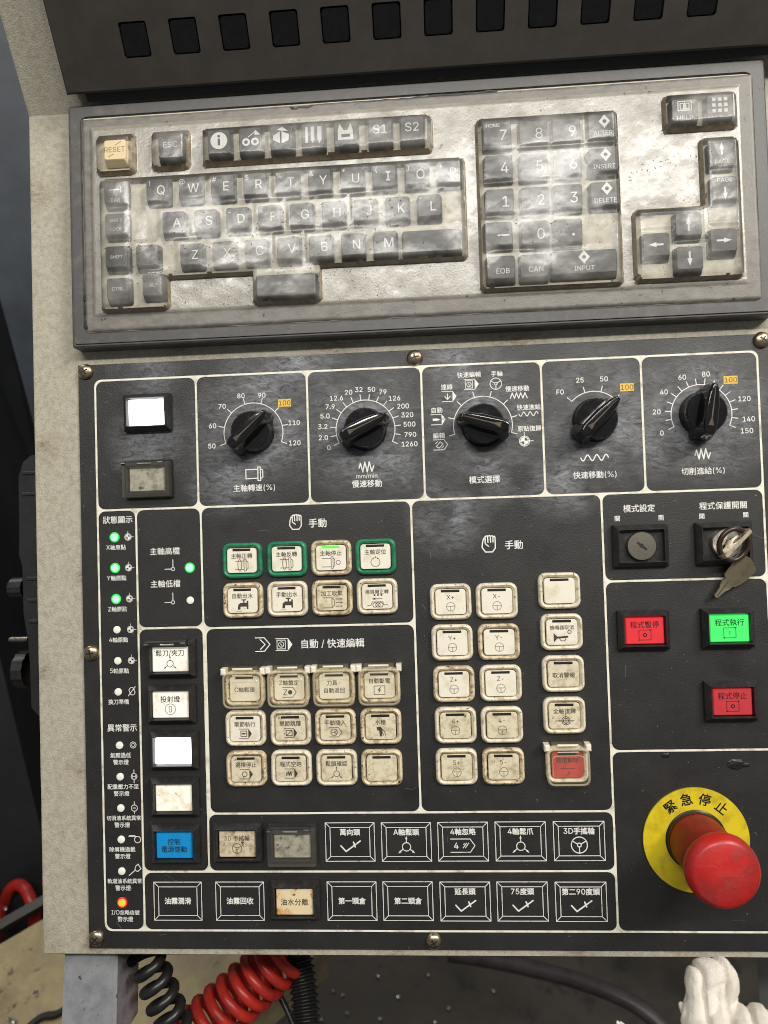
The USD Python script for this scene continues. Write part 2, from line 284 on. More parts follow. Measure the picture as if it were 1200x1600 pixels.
def rr(cu, cv, a, b, r, w, n=5):                # rounded rectangle ring
    o = []
    for sx, sy, t0 in ((1, 1, 0), (-1, 1, 90), (-1, -1, 180), (1, -1, 270)):
        for t in np.linspace(t0, t0 + 90, n):
            o.append((cu + sx * (a / 2 - r) + r * math.cos(math.radians(t)), cv + sy * (b / 2 - r) + r * math.sin(math.radians(t)), w))
    return o
def rect2(x0, y0, x1, y1):
    return sbox(min(x0, x1), min(y0, y1), max(x0, x1), max(y0, y1))
def tube(path, r, sides=12, rip=None):
    p = np.asarray(path, float); t = np.gradient(p, axis=0); t /= np.linalg.norm(t, axis=1, keepdims=True)
    a = np.zeros_like(p); ref = np.array([0.3, 0.2, 0.9])
    a[0] = np.cross(t[0], ref); a[0] /= np.linalg.norm(a[0])
    for i in range(1, len(p)):
        q = a[i - 1] - t[i] * (a[i - 1] @ t[i]); a[i] = q / np.linalg.norm(q)
    b = np.cross(t, a); rad = np.full(len(p), r) if rip is None else rip
    ang = np.arange(sides) * 2 * math.pi / sides
    v = p[:, None] + rad[:, None, None] * (np.cos(ang)[None, :, None] * a[:, None] + np.sin(ang)[None, :, None] * b[:, None])
    i, j = np.meshgrid(np.arange(len(p) - 1), np.arange(sides), indexing='ij')
    q = np.stack([i * sides + j, i * sides + (j + 1) % sides, (i + 1) * sides + (j + 1) % sides, (i + 1) * sides + j], -1).reshape(-1, 4)
    return v.reshape(-1, 3), np.vstack([q[:, [0, 1, 2]], q[:, [0, 2, 3]]])
def helix(p0, p1, R, turns, n=28, squash=1.0):
    p0, p1 = np.asarray(p0), np.asarray(p1); ax = p1 - p0; ax = ax / np.linalg.norm(ax)
    a = np.cross(ax, [0.1, 0.2, 1.0]); a /= np.linalg.norm(a); b = np.cross(ax, a)
    t = np.linspace(0, 1, int(turns * n)); ph = t * turns * 2 * math.pi
    return p0 + (p1 - p0) * t[:, None] + R * (np.cos(ph)[:, None] * a + squash * np.sin(ph)[:, None] * b)

# ---------------------------------------------------------------- lettering
FD = '/opt/blender-*/*/datafiles/fonts/'
FONTS = {'c': ImageFont.truetype(glob.glob(FD + 'Noto Sans CJK*')[0], 96), 'l': ImageFont.truetype(glob.glob(FD + 'Inter.woff2')[0], 96)}
GL = {}
def glyph(ch, bold):
    if (ch, bold) not in GL:
        cjk = ord(ch) > 0x2e00; f = FONTS['c' if cjk else 'l']; sw = bold if cjk else max(bold - 1, 0)
        im = Image.new('L', (150, 150)); ImageDraw.Draw(im).text((20, 110), ch, 255, f, anchor='ls', stroke_width=sw)
        on = np.pad(np.asarray(im) > 127, ((0, 0), (1, 1))).astype(np.int8)
        rows, st = np.nonzero(np.diff(on, axis=1) == 1); en = np.nonzero(np.diff(on, axis=1) == -1)[1]
        g = union_all(sbox(st - 20, 110 - rows - 1, en - 20, 110 - rows)).buffer(0.6).buffer(-0.6).simplify(0.8) if len(rows) else Polygon()
        GL[ch, bold] = (affinity.scale(g, 1 / 96, 1 / 96, origin=(0, 0)), f.getlength(ch) / 96)
    return GL[ch, bold]
def text(s, cu, cv, em, bold=2, fit=None, rot=0.0, latin=1.0):
    """Lettering as flat shapes centred on (cu, cv); em is the size of a CJK character in mm."""
    gs, x = [], 0.0
    for ch in s:
        g, adv = glyph(ch, bold); k = latin if ord(ch) < 0x2e00 else 1.0
        if not g.is_empty: gs.append(affinity.translate(affinity.scale(g, k, k, origin=(0, 0)), x, 0))
        x += adv * k
    cjk = any(ord(c) > 0x2e00 for c in s)
    g = union_all([affinity.translate(q, -x / 2, -0.38 if cjk else -0.364 * latin) for q in gs])
    sx = em if fit is None else min(em * 1.25, fit / x)
    g = affinity.scale(g, sx, em, origin=(0, 0))
    if rot: g = affinity.rotate(g, rot, origin=(0, 0))
    return affinity.translate(g, cu, cv)
def mmpx(x, y): return float(np.linalg.norm(at(x + 1, y) - at(x, y)))
def ptext(s, x, y, px, bold=1, w=0.0, **k):     # the same, placed by a point of the photograph on the desk plane
    m = mmpx(x, y); return text(s, *at(x, y, w), px * m * (1 - w / D), bold, **k)

# ---------------------------------------------------------------- symbols (unit square, y up)
def st(w, *lines): return union_all([LineString(l).buffer(w / 2, quad_segs=3) for l in lines])
def arc(cx, cy, r, a0, a1, n=24, ry=None):
    return [(cx + r * math.cos(t), cy + (ry or r) * math.sin(t)) for t in np.radians(np.linspace(a0, a1, n))]
def circ(cx, cy, r): return arc(cx, cy, r, 0, 360)
def ah(x, y, ang, s=0.12):
    a = math.radians(ang); return Polygon([(x + s * math.cos(a), y + s * math.sin(a)), (x + s * .55 * math.cos(a + 2.2), y + s * .55 * math.sin(a + 2.2)), (x + s * .55 * math.cos(a - 2.2), y + s * .55 * math.sin(a - 2.2))])
U = union_all
def zig(n, w, h): return [(-w / 2 + w * i / (2 * n), (h / 2 if i % 2 else -h / 2)) for i in range(2 * n + 1)]
def wav(n, w, h): return [(-w / 2 + w * t, h / 2 * math.sin(t * n * 2 * math.pi + math.pi)) for t in np.linspace(0, 1, 20 * n)]
def tagshape(fill=True):
    s = st(.05, [(-.5, .38), (.28, .38), (.55, 0), (.28, -.38), (-.5, -.38)])
    return U([s, Polygon([(.28, .38), (.55, 0), (.28, -.38)])]) if fill else s
ICON = {
 'spindle': lambda: st(.06, [(-.55, -.28), (-.55, .28), (.2, .28), (.2, -.28), (-.55, -.28)], [(.2, -.42), (.2, .42), (.36, .42), (.36, -.42), (.2, -.42)], [(.36, .3), (.5, .22), (.5, -.22), (.36, -.3)]),
 'zig': lambda: st(.06, zig(4, 1.1, .36)), 'zigtall': lambda: st(.08, [(-.5, -.06), (-.4, .25), (-.25, -.34), (-.1, .33), (.05, -.34), (.2, .34), (.36, -.32), (.5, .06)]),
 'wave': lambda: st(.05, wav(3, 1.2, .26)),
 'edit': lambda: U([tagshape(False), st(.05, [(-.3, -.12), (.0, .22), (.2, .05), (-.1, -.25), (-.3, -.12)], [(-.35, .1), (-.2, .24)], [(.1, -.25), (.25, -.1)])]),
 'auto': lambda: U([tagshape(), sbox(-.38, -.09, -.05, .09), ah(-.02, 0, 0, .22)]),
 'online': lambda: U([tagshape(), st(.06, [(-.1, .2), (-.1, -.2)], [(-.3, 0), (-.1, -.22), (.1, 0)])]),
 'quick': lambda: U([tagshape(), st(.045, [(-.42, -.28), (-.42, .28), (.12, .28), (.12, -.28), (-.42, -.28)], circ(-.15, 0, .17), [(-.2, .05), (-.1, -.08)])]),
 'wheel': lambda: st(.06, circ(0, 0, .5), circ(0, 0, .12), [(0, -.12), (0, -.5)], [(.1, .06), (.43, .25)], [(-.1, .06), (-.43, .25)]),
 'origin': lambda: U([st(.05, circ(0, 0, .36), circ(0, 0, .27), [(0, -.36), (0, .62)], [(-.36, 0), (.62, 0)]), Polygon([(0, 0)] + arc(0, 0, .27, 90, 180)), Polygon([(0, 0)] + arc(0, 0, .27, 270, 360))]),
 'hand': lambda: st(.07, [(-.38, .12), (-.30, .36), (-.22, .30), (-.22, .02), (-.02, -.14)], [(-.38, .12), (-.42, -.2), (-.22, -.48), (.2, -.48), (.38, -.24), (.38, .38)], [(-.22, .3), (-.22, .46), (-.08, .5), (-.06, .1)], [(-.07, .46), (.06, .52), (.1, .44), (.1, .1)], [(.1, .46), (.22, .5), (.25, .42), (.25, .12)], [(.25, .42), (.34, .46), (.38, .36)]),
 'gear': lambda: U([st(.06, circ(.25, -.3, .15), [(-.5, -.3), (.02, -.3)], [(.25, .55), (.25, -.05)]), ah(.0, -.3, 0, .12), ah(.25, -.03, 270, .12)]),
 'slash': lambda: st(.07, arc(0, .1, .3, 20, 250), arc(.05, -.1, .3, 200, 430), [(-.4, -.5), (.4, .5)]),
 'target': lambda: st(.07, circ(0, 0, .42), circ(0, 0, .22)),
 'gauge': lambda: st(.07, circ(0, 0, .32), [(0, .32), (0, .7)], [(0, -.32), (0, -.7)], [(-.16, .12), (-.16, -.12)], [(.14, .14), (.14, -.14)], [(-.1, 0), (.1, 0)]),
 'pump': lambda: st(.07, circ(0, 0, .34), [(0, .34), (0, .7)], [(0, -.34), (0, -.62)], [(-.14, 0), (.16, 0)]),
 'chip': lambda: st(.07, circ(.25, -.05, .3), [(-.6, .25), (.25, .25)], [(-.55, .33), (.0, .33)]),
 'oiler': lambda: st(.07, [(-.55, -.5), (.0, -.05), (.25, -.15), (.55, .1), (.3, .5), (.05, .3), (.0, -.05)]),
 'tick': lambda: st(.08, [(-.55, .05), (-.25, -.28), (.6, .32)], [(.2, .25), (.3, -.02)]),
 'tri': lambda: U([st(.05, arc(0, -.05, .24, 75, 105), arc(0, -.05, .24, -45, 75), arc(0, -.05, .24, 105, 225), arc(0, -.05, .24, 240, 300), [(0, .2), (0, .48)], [(.22, -.2), (.42, -.36)], [(-.22, -.2), (-.42, -.36)])] + [ah(x, y, a, .14) for x, y, a in ((0, .44, 90), (.38, -.34, -38), (-.38, -.34, 218))]),
 'four': lambda: U([st(.05, [(-.8, .42), (.45, .42), (.75, 0), (.45, -.42), (-.8, -.42)], [(0, -.14), (.22, .16)], [(.14, -.14), (.36, .16)], [(.02, .08), (.1, .12)]), text('4', -.45, 0, .52, 2)]),
 'spin': lambda: st(.05, [(-.55, .36), (.2, .36)], [(-.55, -.36), (.2, -.36)], arc(-.18, 0, .16, 0, 360, 24, .5), [(.2, -.5), (.2, .5), (.38, .5), (.38, -.5), (.2, -.5)], [(.38, .4), (.55, .28), (.55, -.28), (.38, -.4)]),
 'spinstop': lambda: st(.05, [(-.75, .36), (.02, .36)], [(-.75, -.36), (.02, -.36)], [(.02, -.5), (.02, .5), (.18, .5), (.18, -.5), (.02, -.5)], [(.18, .4), (.32, .28), (.32, -.28), (.18, -.4)], circ(.62, 0, .18)),
 'orient': lambda: U([st(.05, arc(0, -.08, .42, 115, 425)), ah(0, .4, 270, .16), ah(-.2, .28, 30, .16), ah(.2, .28, 150, .16)]),
 'tap': lambda: U([sbox(-.1, .5, .4, .62), sbox(.08, .25, .22, .55), sbox(.45, -.4, .62, .45), Polygon([(.5, .25), (-.2, .25), (-.45, .05), (-.5, -.45), (-.22, -.45), (-.2, -.15), (.5, -.15)]), st(.04, [(-.65, -.62), (-.1, -.6)])]),
 'blow': lambda: U([st(.05, [(-.75, .42), (0, .42), (.2, .22), (.2, -.22), (0, -.42), (-.75, -.42)], [(0, .42), (0, -.42)], [(.32, .3), (.8, .3)], [(.32, 0), (.8, 0)], [(.32, -.3), (.8, -.3)])] + [ah(.78, y, 0, .14) for y in (-.3, 0, .3)]),
 'auger': lambda: U([st(.05, [(-.8, -.35), (-.5, -.3), (-.4, -.05), (.45, -.05), (.55, -.3), (.85, -.3)], circ(-.18, -.3, .18), circ(.05, -.3, .18), circ(.28, -.3, .18), [(-.2, .2), (.4, .2)]), ah(-.22, .2, 180, .22), Point(-.2, .5).buffer(.08), Point(.08, .5).buffer(.08), Point(.36, .5).buffer(.08)]),
 'block': lambda: U([tagshape(), st(.06, [(-.35, -.22), (-.35, .22), (.15, .22), (.15, -.22), (-.35, -.22)]), sbox(-.27, -.06, -.08, .06), ah(-.05, 0, 0, .18)]),
 'skip': lambda: U([tagshape(), st(.06, [(-.35, -.22), (-.35, .22), (.15, .22), (.15, -.22), (-.35, -.22)], [(-.3, -.17), (.1, .17)])]),
 'mdi': lambda: U([tagshape(False), st(.05, circ(-.1, 0, .27), [(-.1, 0), (.1, .14)], [(-.1, 0), (.1, -.14)], [(-.1, 0), (-.3, 0)])]),
 'gun': lambda: U([Polygon([(-.4, .45), (.0, .5), (.2, .25), (.1, -.5), (-.1, -.5), (-.15, .1), (-.35, .2)]), st(.07, [(.2, .2), (.4, .0), (.5, -.4)], [(.15, -.1), (.3, -.4)])]),
 'optstop': lambda: U([tagshape(), st(.06, circ(-.12, 0, .2))]),
 'dry': lambda: U([tagshape(), st(.06, [(-.4 + .07 * i, .17 if i % 2 else -.17) for i in range(8)])]),
 'zlock': lambda: U([tagshape(False), text('Z', -.3, 0, .6, 1), Point(.08, 0).buffer(.17)]),
 'bolt': lambda: U([st(.06, [(-.5, -.4), (-.5, .4), (.5, .4), (.5, -.4), (-.5, -.4)]), Polygon([(.06, .3), (-.2, -.02), (-.02, -.02), (-.1, -.3), (.16, .06), (.0, .06), (.14, .3)])]),
 'tee': lambda: st(.05, circ(0, 0, .5), [(-.5, .05), (.5, .05)], [(0, .05), (0, -.5)]),
 'horn': lambda: U([Polygon([(-.7, .35), (-.4, .05), (.5, .1), (.5, -.06), (-.4, -.12), (-.7, -.42)]), st(.06, arc(.05, -.12, .25, 180, 360, 12, .2), circ(.62, .42, .14))]),
 'home': lambda: U([st(.06, circ(.1, 0, .32), circ(.1, 0, .2), [(.1, .6), (.1, -.32)], [(-.7, 0), (.72, 0)]), ah(-.36, 0, 0, .16)]),
 'limit': lambda: st(.06, [(-.7, .15), (.7, .15)], [(-.35, .3), (-.35, 0)], [(-.1, -.5), (.1, -.2)], [(.05, -.5), (.25, -.2)]),
 'lampi': lambda: st(.05, circ(0, 0, .5), [(-.12, -.26), (-.12, .26), (.12, .26), (.12, -.26), (-.12, -.26)]),
 'cyc0': lambda: U([st(.05, [(-.5, .42), (.5, .42), (.5, -.42), (-.5, -.42), (-.5, .42)]), st(.09, circ(0, 0, .13)), ah(.46, .42, 0, .16), ah(-.46, -.42, 180, .16)]),
 'cyc1': lambda: U([st(.05, [(-.5, .42), (.5, .42), (.5, -.42), (-.5, -.42), (-.5, .42)], [(0, -.16), (0, .16)]), ah(.46, .42, 0, .16), ah(-.46, -.42, 180, .16)]),
 'path': lambda: U([st(.06, [(-.55, .42), (.0, .42)], [(-.55, -.42), (.0, -.42)], [(0, .42), (.35, 0), (0, -.42)], [(-.25, .3), (.05, 0), (-.25, -.3)])]),
 'info': lambda: U([Point(0, 0).buffer(.5).difference(sbox(-.07, -.28, .07, .12)).difference(Point(0, .26).buffer(.08))]),
 'gears': lambda: U([st(.12, circ(-.25, -.2, .17), circ(.28, -.2, .17)), Polygon([(.3, .5), (.6, .2), (.25, .2)]), st(.05, [(-.1, .1), (.3, .4)])]),
 'cube': lambda: U([Polygon([(-.5, .05), (-.1, .3), (-.1, -.4), (-.5, -.2)]), Polygon([(0, .3), (.45, .1), (.4, -.25), (0, -.4)]), Polygon([(-.3, .4), (.05, .55), (.4, .3), (0, .32)])]),
 'tools': lambda: U([sbox(-.45, -.5, -.3, .45), sbox(-.12, -.35, .08, .45), Polygon([(-.12, -.35), (-.02, -.55), (.08, -.35)]), sbox(.25, -.35, .5, .45), Polygon([(.25, -.35), (.37, -.55), (.5, -.35)])]),
 'alarm': lambda: U([Polygon([(-.45, -.45), (.45, -.45), (.42, .1), (.3, .5), (.1, .1), (-.1, .1), (-.35, .5), (-.45, .1)]).difference(sbox(-.25, -.3, .25, -.12))]),
 'book': lambda: st(.06, [(-.45, -.3), (-.45, .35), (.45, .35), (.45, -.3), (-.45, -.3)], [(0, -.3), (0, .3)], [(-.3, .2), (-.08, .2), (-.08, -.2), (-.3, -.2), (-.3, .2)], [(.3, .2), (.08, .2), (.08, -.2), (.3, -.2), (.3, .2)]),
 'grid': lambda: U([sbox(x - .12, y - .12, x + .12, y + .12) for x in (-.4, 0, .4) for y in (-.4, 0, .4)]),
 'aup': lambda: U([sbox(-.07, -.5, .07, .2), ah(0, .15, 90, .42)]), 'adn': lambda: U([sbox(-.07, -.2, .07, .5), ah(0, -.15, 270, .42)]),
 'alt': lambda: U([sbox(-.2, -.07, .5, .07), ah(-.15, 0, 180, .42)]), 'art': lambda: U([sbox(-.5, -.07, .2, .07), ah(.15, 0, 0, .42)]),
 'dia': lambda: Polygon([(0, .5), (.42, 0), (0, -.5), (-.42, 0)]).difference(Point(0, 0).buffer(.14)),
 'bar': lambda: sbox(-.5, -.07, .5, .07), 'dot': lambda: Point(0, -.2).buffer(.12),
 'tab': lambda: U([st(.08, [(-.5, 0), (.4, 0)], [(.48, .25), (.48, -.25)]), ah(.2, 0, 0, .26)]),
}
def icon(k, cu, cv, s): return affinity.translate(affinity.scale(ICON[k](), s, s, origin=(0, 0)), cu, cv)
def picon(k, x, y, px, w=0.0): m = mmpx(x, y) * (1 - w / D); return icon(k, *at(x, y, w), px * m)

# ================================================================ THE CONSOLE
CON = thing('machine_control_console', W([0, -262, -60]), 'beige metal machine tool control console with black button panel, keyboard and display bezel', 'control console')
hv = 277.7
UL, UR = -253.0, 268.0
c, s_ = math.cos(THETA), math.sin(THETA)
prof = Polygon([(-262.5, -8), (-258.5, -1.5), (hv, -1.5), (hv + 230 * c, -1.5 + 230 * s_), (hv + 230 * c - 110 * s_, -1.5 + 230 * s_ + 110 * c - 220 * c), (hv - 20, -112), (-262.5, -112)])
def vw(g): return list(g.exterior.coords)[:-1]
pi_ = prof.buffer(-1.6, join_style='mitre')
m = MB(); m.loft([[(UL, v, w) for v, w in vw(pi_)], [(UL + .5, v, w) for v, w in vw(prof.buffer(-.5, join_style='mitre'))], [(UL + 1.8, v, w) for v, w in vw(prof)], [(UR, v, w) for v, w in vw(prof)]], capb=False, cap=False)
for uu, pg in ((UL, pi_), (UR, prof)):
    v, f = trimesh.creation.triangulate_polygon(pg, engine='earcut'); m.add(np.column_stack([np.full(len(v), uu), v]), f)
m.build(CON, 'cabinet_shell', 'paint', 'beige textured paint, worn and stained', smooth=30)
# the strip of bead along the lower lip
b = MB(); b.box(-100 + 0 * UL - 153 + 2, UR, -262.0, -258.4, -1.6, -0.2, 0.6)

# faceplate
FP = sub(CON, 'faceplate', 'black printed button panel screwed to the console')
fl, fr = at(130, 1000)[0], at(1192, 530)[0] + 8
ft, fb = at(640, 547)[1], at(640, 1484.5)[1]
plate = rect2(fl, fb, fr, ft)
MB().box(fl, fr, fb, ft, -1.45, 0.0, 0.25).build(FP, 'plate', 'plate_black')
# cells framed by cream lines
X = lambda x, y: float(at(x, y)[0]); Y = lambda x, y: float(at(x, y)[1])
LW = 1.15                                      # half the gap is taken off each side
xl = X(148.7, 609.6); xr = X(1191.7, 751) ; yt, y1, yb = 102.4, 19.5, -243.1
xc = [xl, X(308, 690), X(482, 690), X(661, 680), X(848.5, 670), X(1005.5, 680), xr]
x_st = X(214.5, 900); x_m1 = X(315.5, 880); x_m2 = X(645, 880); x_m3 = X(955.2, 1181.7)
y_a = Y(480, 978); y_b = Y(640, 1269.3); y_c = Y(590, 1361.5); y_k1 = Y(1070, 905.5); y_k2 = Y(1080, 1172.3); x_l2 = X(322, 1150); y_s = Y(265, 981); y_hl = Y(260, 795.5)
cells = [(xc[i], y1, xc[i + 1], yt) for i in range(6)]
cells += [(xl, yb, x_st, y1), (x_st, y_s, x_m1, y1), (x_m1, y_a, x_m2, y1), (x_m2, y_b, x_m3, y1), (x_m3, y_k1, xr, y1), (x_m3, y_k2, xr, y_k1), (x_m3, yb, xr, y_k2),
          (x_st, y_c, x_l2, y_s), (x_m1 + 1.2, y_b, x_m2, y_a), (x_l2, y_c, x_m3, y_b), (x_st, yb, x_m3, y_c)]
outer = rect2(xl - .6, yb - .6, xr + .6, yt + .6).buffer(-4.6).buffer(4.6, quad_segs=8)
def cell(a, b_, c_, d, r=4.3):
    g = rect2(a, b_, c_, d).buffer(-.62); return g.buffer(-r).buffer(r, quad_segs=6)
grid = outer.difference(U([cell(*q) for q in cells]))
MB().flat(grid, 0.06).build(FP, 'border_lines', 'print_cream')
def label_print(geoms, w=0.07, mat='print_white', name='printed_text', parent=FP, lab=None):
    MB().flat(U(geoms), w).build(parent, name, mat, lab)
# section titles
label_print([picon('hand', 462, 816, 23), ptext('手動', 496.5, 817, 14.6)], lab='hand symbol and two characters above the spindle keys')
label_print([picon('hand', 764, 850, 26), ptext('手動', 803, 851, 14.8)], lab='hand symbol and two characters above the axis keys')
label_print([picon('path', 413, 1007, 25), picon('quick', 443, 1007, 24), ptext('自動 / 快速編輯', 519, 1005, 14.6)], lab='white title line above the automatic keys')
label_print([ptext('狀態顯示', 184, 812, 11.8)]); label_print([ptext('異常警示', 191, 1137, 11.8)])
label_print([ptext('主軸高檔', 257.5, 861, 11.8), picon('gear', 266, 884, 17)]); label_print([ptext('主軸低檔', 258.5, 912, 11.8), picon('gear', 266, 936, 17)])
label_print([ptext('模式設定', 998.5, 794, 12.6), ptext('關', 964.5, 810, 9.5), ptext('開', 1033, 808.5, 9.5)])
label_print([ptext('程式保護開關', 1130, 789.5, 12.6), ptext('開', 1096.5, 806.5, 9.5), ptext('關', 1165, 804, 9.5)])
# printed button fields without a button
def field(x, y, lines, ic=None, ty=None):
    u, v = at(x, y); a, b_ = 30.2, 23.4; i = 2.9; G = []
    o = [(-a / 2, -b_ / 2), (a / 2, -b_ / 2), (a / 2, b_ / 2), (-a / 2, b_ / 2)]; q = [(x_ * (1 - 2 * i / a), y_ * (1 - 2 * i / b_)) for x_, y_ in o]
    G.append(affinity.translate(st(.42, o + [o[0]], q + [q[0]], *[[o[k], q[k]] for k in range(4)]), u, v))
    MB().flat(U(G + [text(t, u, v + dv, 4.25, 2, latin=1.05) for t, dv in lines] + ([icon(ic[0], u, v - ic[1], ic[2])] if ic else [])), 0.07).build(FP, 'printed_button_field', 'print_white')
for x, y, t, ic in ((547, 1315.5, '萬向頭', 'tick'), (635, 1315.5, 'A軸鬆頭', 'tri'), (723.5, 1315, '4軸忽略', 'four'), (813.5, 1314.5, '4軸鬆爪', 'tri'), (905, 1314, '3D手搖輪', 'wheel')):
    field(x, y, [(t, 6.0)], (ic, 2.4 if ic != 'tick' else 2.8, {'tick': 10.5, 'tri': 10.5, 'four': 9.5, 'wheel': 9.6}[ic]))
for x, y, t, ic in ((278, 1408, '油霧潤滑', 0), (375, 1408, '油霧回收', 0), (550, 1408, '第一頭倉', 0), (637.5, 1408, '第二頭倉', 0), (727, 1408.5, '延長頭', 1), (816.5, 1408.5, '75度頭', 1), (908, 1409, '第二90度頭', 1)):
    field(x, y, [(t, 6.0 if ic else 0.2)], ('tick', 2.8, 10.5) if ic else None)

# fine scratches and flecks
G = []
for _ in range(150):
    x_, y_ = rng.uniform(150, 1185), rng.uniform(560, 1470) if rng.random() < .5 else rng.uniform(560, 860)
    u_, v_ = at(x_, y_); L_ = rng.exponential(2.2) + .5; a_ = rng.normal(-.25, .7)
    pts_ = [(u_ + L_ * t_ * math.cos(a_) + rng.normal() * .06, v_ + L_ * t_ * math.sin(a_) + .25 * L_ * t_ * t_ * rng.normal() * .3) for t_ in (0, .35, .7, 1)]
    G.append(LineString(pts_).buffer(rng.uniform(.03, .09), quad_segs=1))
for _ in range(110):
    u_, v_ = at(rng.uniform(150, 1185), rng.uniform(560, 1480)); r_ = rng.uniform(.10, .30); G.append(Polygon([(u_ + r_ * rng.uniform(.5, 1.4) * math.cos(t_), v_ + r_ * rng.uniform(.5, 1.4) * math.sin(t_)) for t_ in np.arange(6)]).buffer(0))
MB().flat(U(G), .09).build(FP, 'scratch_marks', 'scratch_grey', kind='stuff')
# screws
for x, y, lab in ((132, 580, 'top left'), (648, 558, 'top middle'), (1192, 530, 'top right'), (141, 1021, 'left edge middle'), (149, 1468, 'bottom left'), (678, 1473, 'bottom middle')):
    u, v = at(x, y, 2); r = 5.0; m = MB()
    m.lathe(u, v, [(r, 0.02), (r, .6), (r * .93, 1.5), (r * .78, 2.3), (r * .5, 2.9), (r * .2, 3.1)], 28); sp = sub(CON, 'screw', f'pan head cross screw at the {lab} of the panel')
    m.build(sp, 'screw_head', 'screw_metal', smooth=60)
    a = random.random() * 1.5; cr = affinity.rotate(U([sbox(-2.3, -.45, 2.3, .45), sbox(-.45, -2.3, .45, 2.3)]), a * 57, origin=(0, 0)); MB().slab(affinity.translate(cr, u, v), 2.2, 3.16).build(sp, 'cross_recess', 'slot_black')

# ---------------------------------------------------------------- keyboard
KB = sub(CON, 'keyboard', 'alphanumeric keyboard under a cloudy worn plastic cover')
KW = 11.0
k0 = at(104, 165, KW); k1 = at(112.5, 540, KW); k2 = at(1195.5, 89, KW); k3 = at(640, 518, KW)
KL, KR, KT, KBt = (k0[0] + k1[0]) / 2, k2[0], (k0[1] + k2[1]) / 2, k3[1]
cu, cv, ka, kb = (KL + KR) / 2, (KT + KBt) / 2, KR - KL, KT - KBt
def rect(cu, cv, a, b_, w): return rr(cu, cv, a, b_, 1.5, w, 3)
m = MB(); m.loft([rect(cu, cv, ka, kb, -1.4), rect(cu, cv, ka, kb, KW - 1.8), rect(cu, cv, ka - 2, kb - 2, KW - 0.9), rr(cu, cv, ka - 3.4, kb - 3.4, 1.5, KW - 0.9, 3), rr(cu, cv, ka - 4.4, kb - 4.4, 1.5, KW, 3),
                  rr(cu, cv, ka - 16, kb - 16, 4, KW, 3), rr(cu, cv, ka - 17, kb - 17, 4, KW - 1.2, 3), rr(cu, cv, ka - 20, kb - 20, 4, KW - 1.2, 3), rr(cu, cv, ka - 20.4, kb - 20.4, 4, 6, 3)], cap=False).build(KB, 'keyboard_frame', 'frame_grey', 'dark grey plastic frame')
i0 = at(124, 187, KW); i3 = at(1180, 113, KW); ib = at(135, 521, KW); ibr = at(1190, 468, KW)
IL, IR, IT, IB = (i0[0] + ib[0]) / 2, (i3[0] + ibr[0]) / 2, (i0[1] + i3[1]) / 2, (ib[1] + ibr[1]) / 2
# cover heights on a grid
CS = 0.75; PADG = 0.0
gx = np.arange(IL, IR, CS); gy = np.arange(IB, IT, CS)
SC = 4
def mask(polys, ss=SC):
    im = Image.new('L', (len(gx) * ss, len(gy) * ss)); d = ImageDraw.Draw(im)
    for p in polys: d.polygon([((u - IL) / CS * ss, (v - IB) / CS * ss) for u, v in p], fill=255)
    return np.asarray(im.resize((len(gx), len(gy)), Image.BOX)).astype(float) / 255
CT = 18.5
BL = [[(152, 212), (210, 208), (213, 268), (153, 273)], [(238, 206), (295, 202), (297, 260), (239, 265)], [(315, 203), (672, 177), (677, 232), (319, 263)],
      [(156, 284), (724, 243), (733, 403), (501, 416), (503, 469), (399, 474), (394, 427), (265, 434), (263, 480), (161, 488)],
      [(744, 187), (964, 171), (976, 442), (754, 457)], [(1036, 149), (1150, 142), (1154, 198), (1040, 206)],
      [(1094, 217), (1153, 212), (1163, 430), (995, 443), (990, 329), (1097, 320)]]
def snap(poly):                                 # axis-aligned corners on the desk
    q = np.array([at(x, y, 14) for x, y in poly]); n = len(q)
    for i in range(n):
        j = (i + 1) % n; k = 1 if abs(q[i, 0] - q[j, 0]) > abs(q[i, 1] - q[j, 1]) else 0
        q[i, k] = q[j, k] = (q[i, k] + q[j, k]) / 2
    return q
BLK = [Polygon(snap(p)).buffer(-3.0).buffer(3.0, quad_segs=6) for p in BL]
mk = mask([list(p.exterior.coords) for p in BLK])
din = ndimage.distance_transform_edt(mk > 0.5) * CS
tt = np.clip(din / 4.2, 0, 1); hgt = KW + 0.4 + (CT - KW - 0.4) * (np.sin(tt * math.pi / 2) ** 0.8)
PX, PY = np.meshgrid(gx, gy)
# where the sheet meets the frame it rolls down, with a step to the brighter area
dedge = np.minimum.reduce([PX - IL, IR - PX, PY - IB, IT - PY])
hgt += -1.6 * np.clip(1 - dedge / 2.0, 0, 1) ** 2
bl0 = at(140, 492, KW); bl1 = at(1168, 452, KW)
inner = np.minimum.reduce([PX - (KL + 15), (KR - 15.5) - PX, PY - (at(640, 470, KW)[1]), (at(640, 168, KW)[1]) - PY])
hgt += 0.7 * np.clip(inner / 1.4, 0, 1) - 0.0
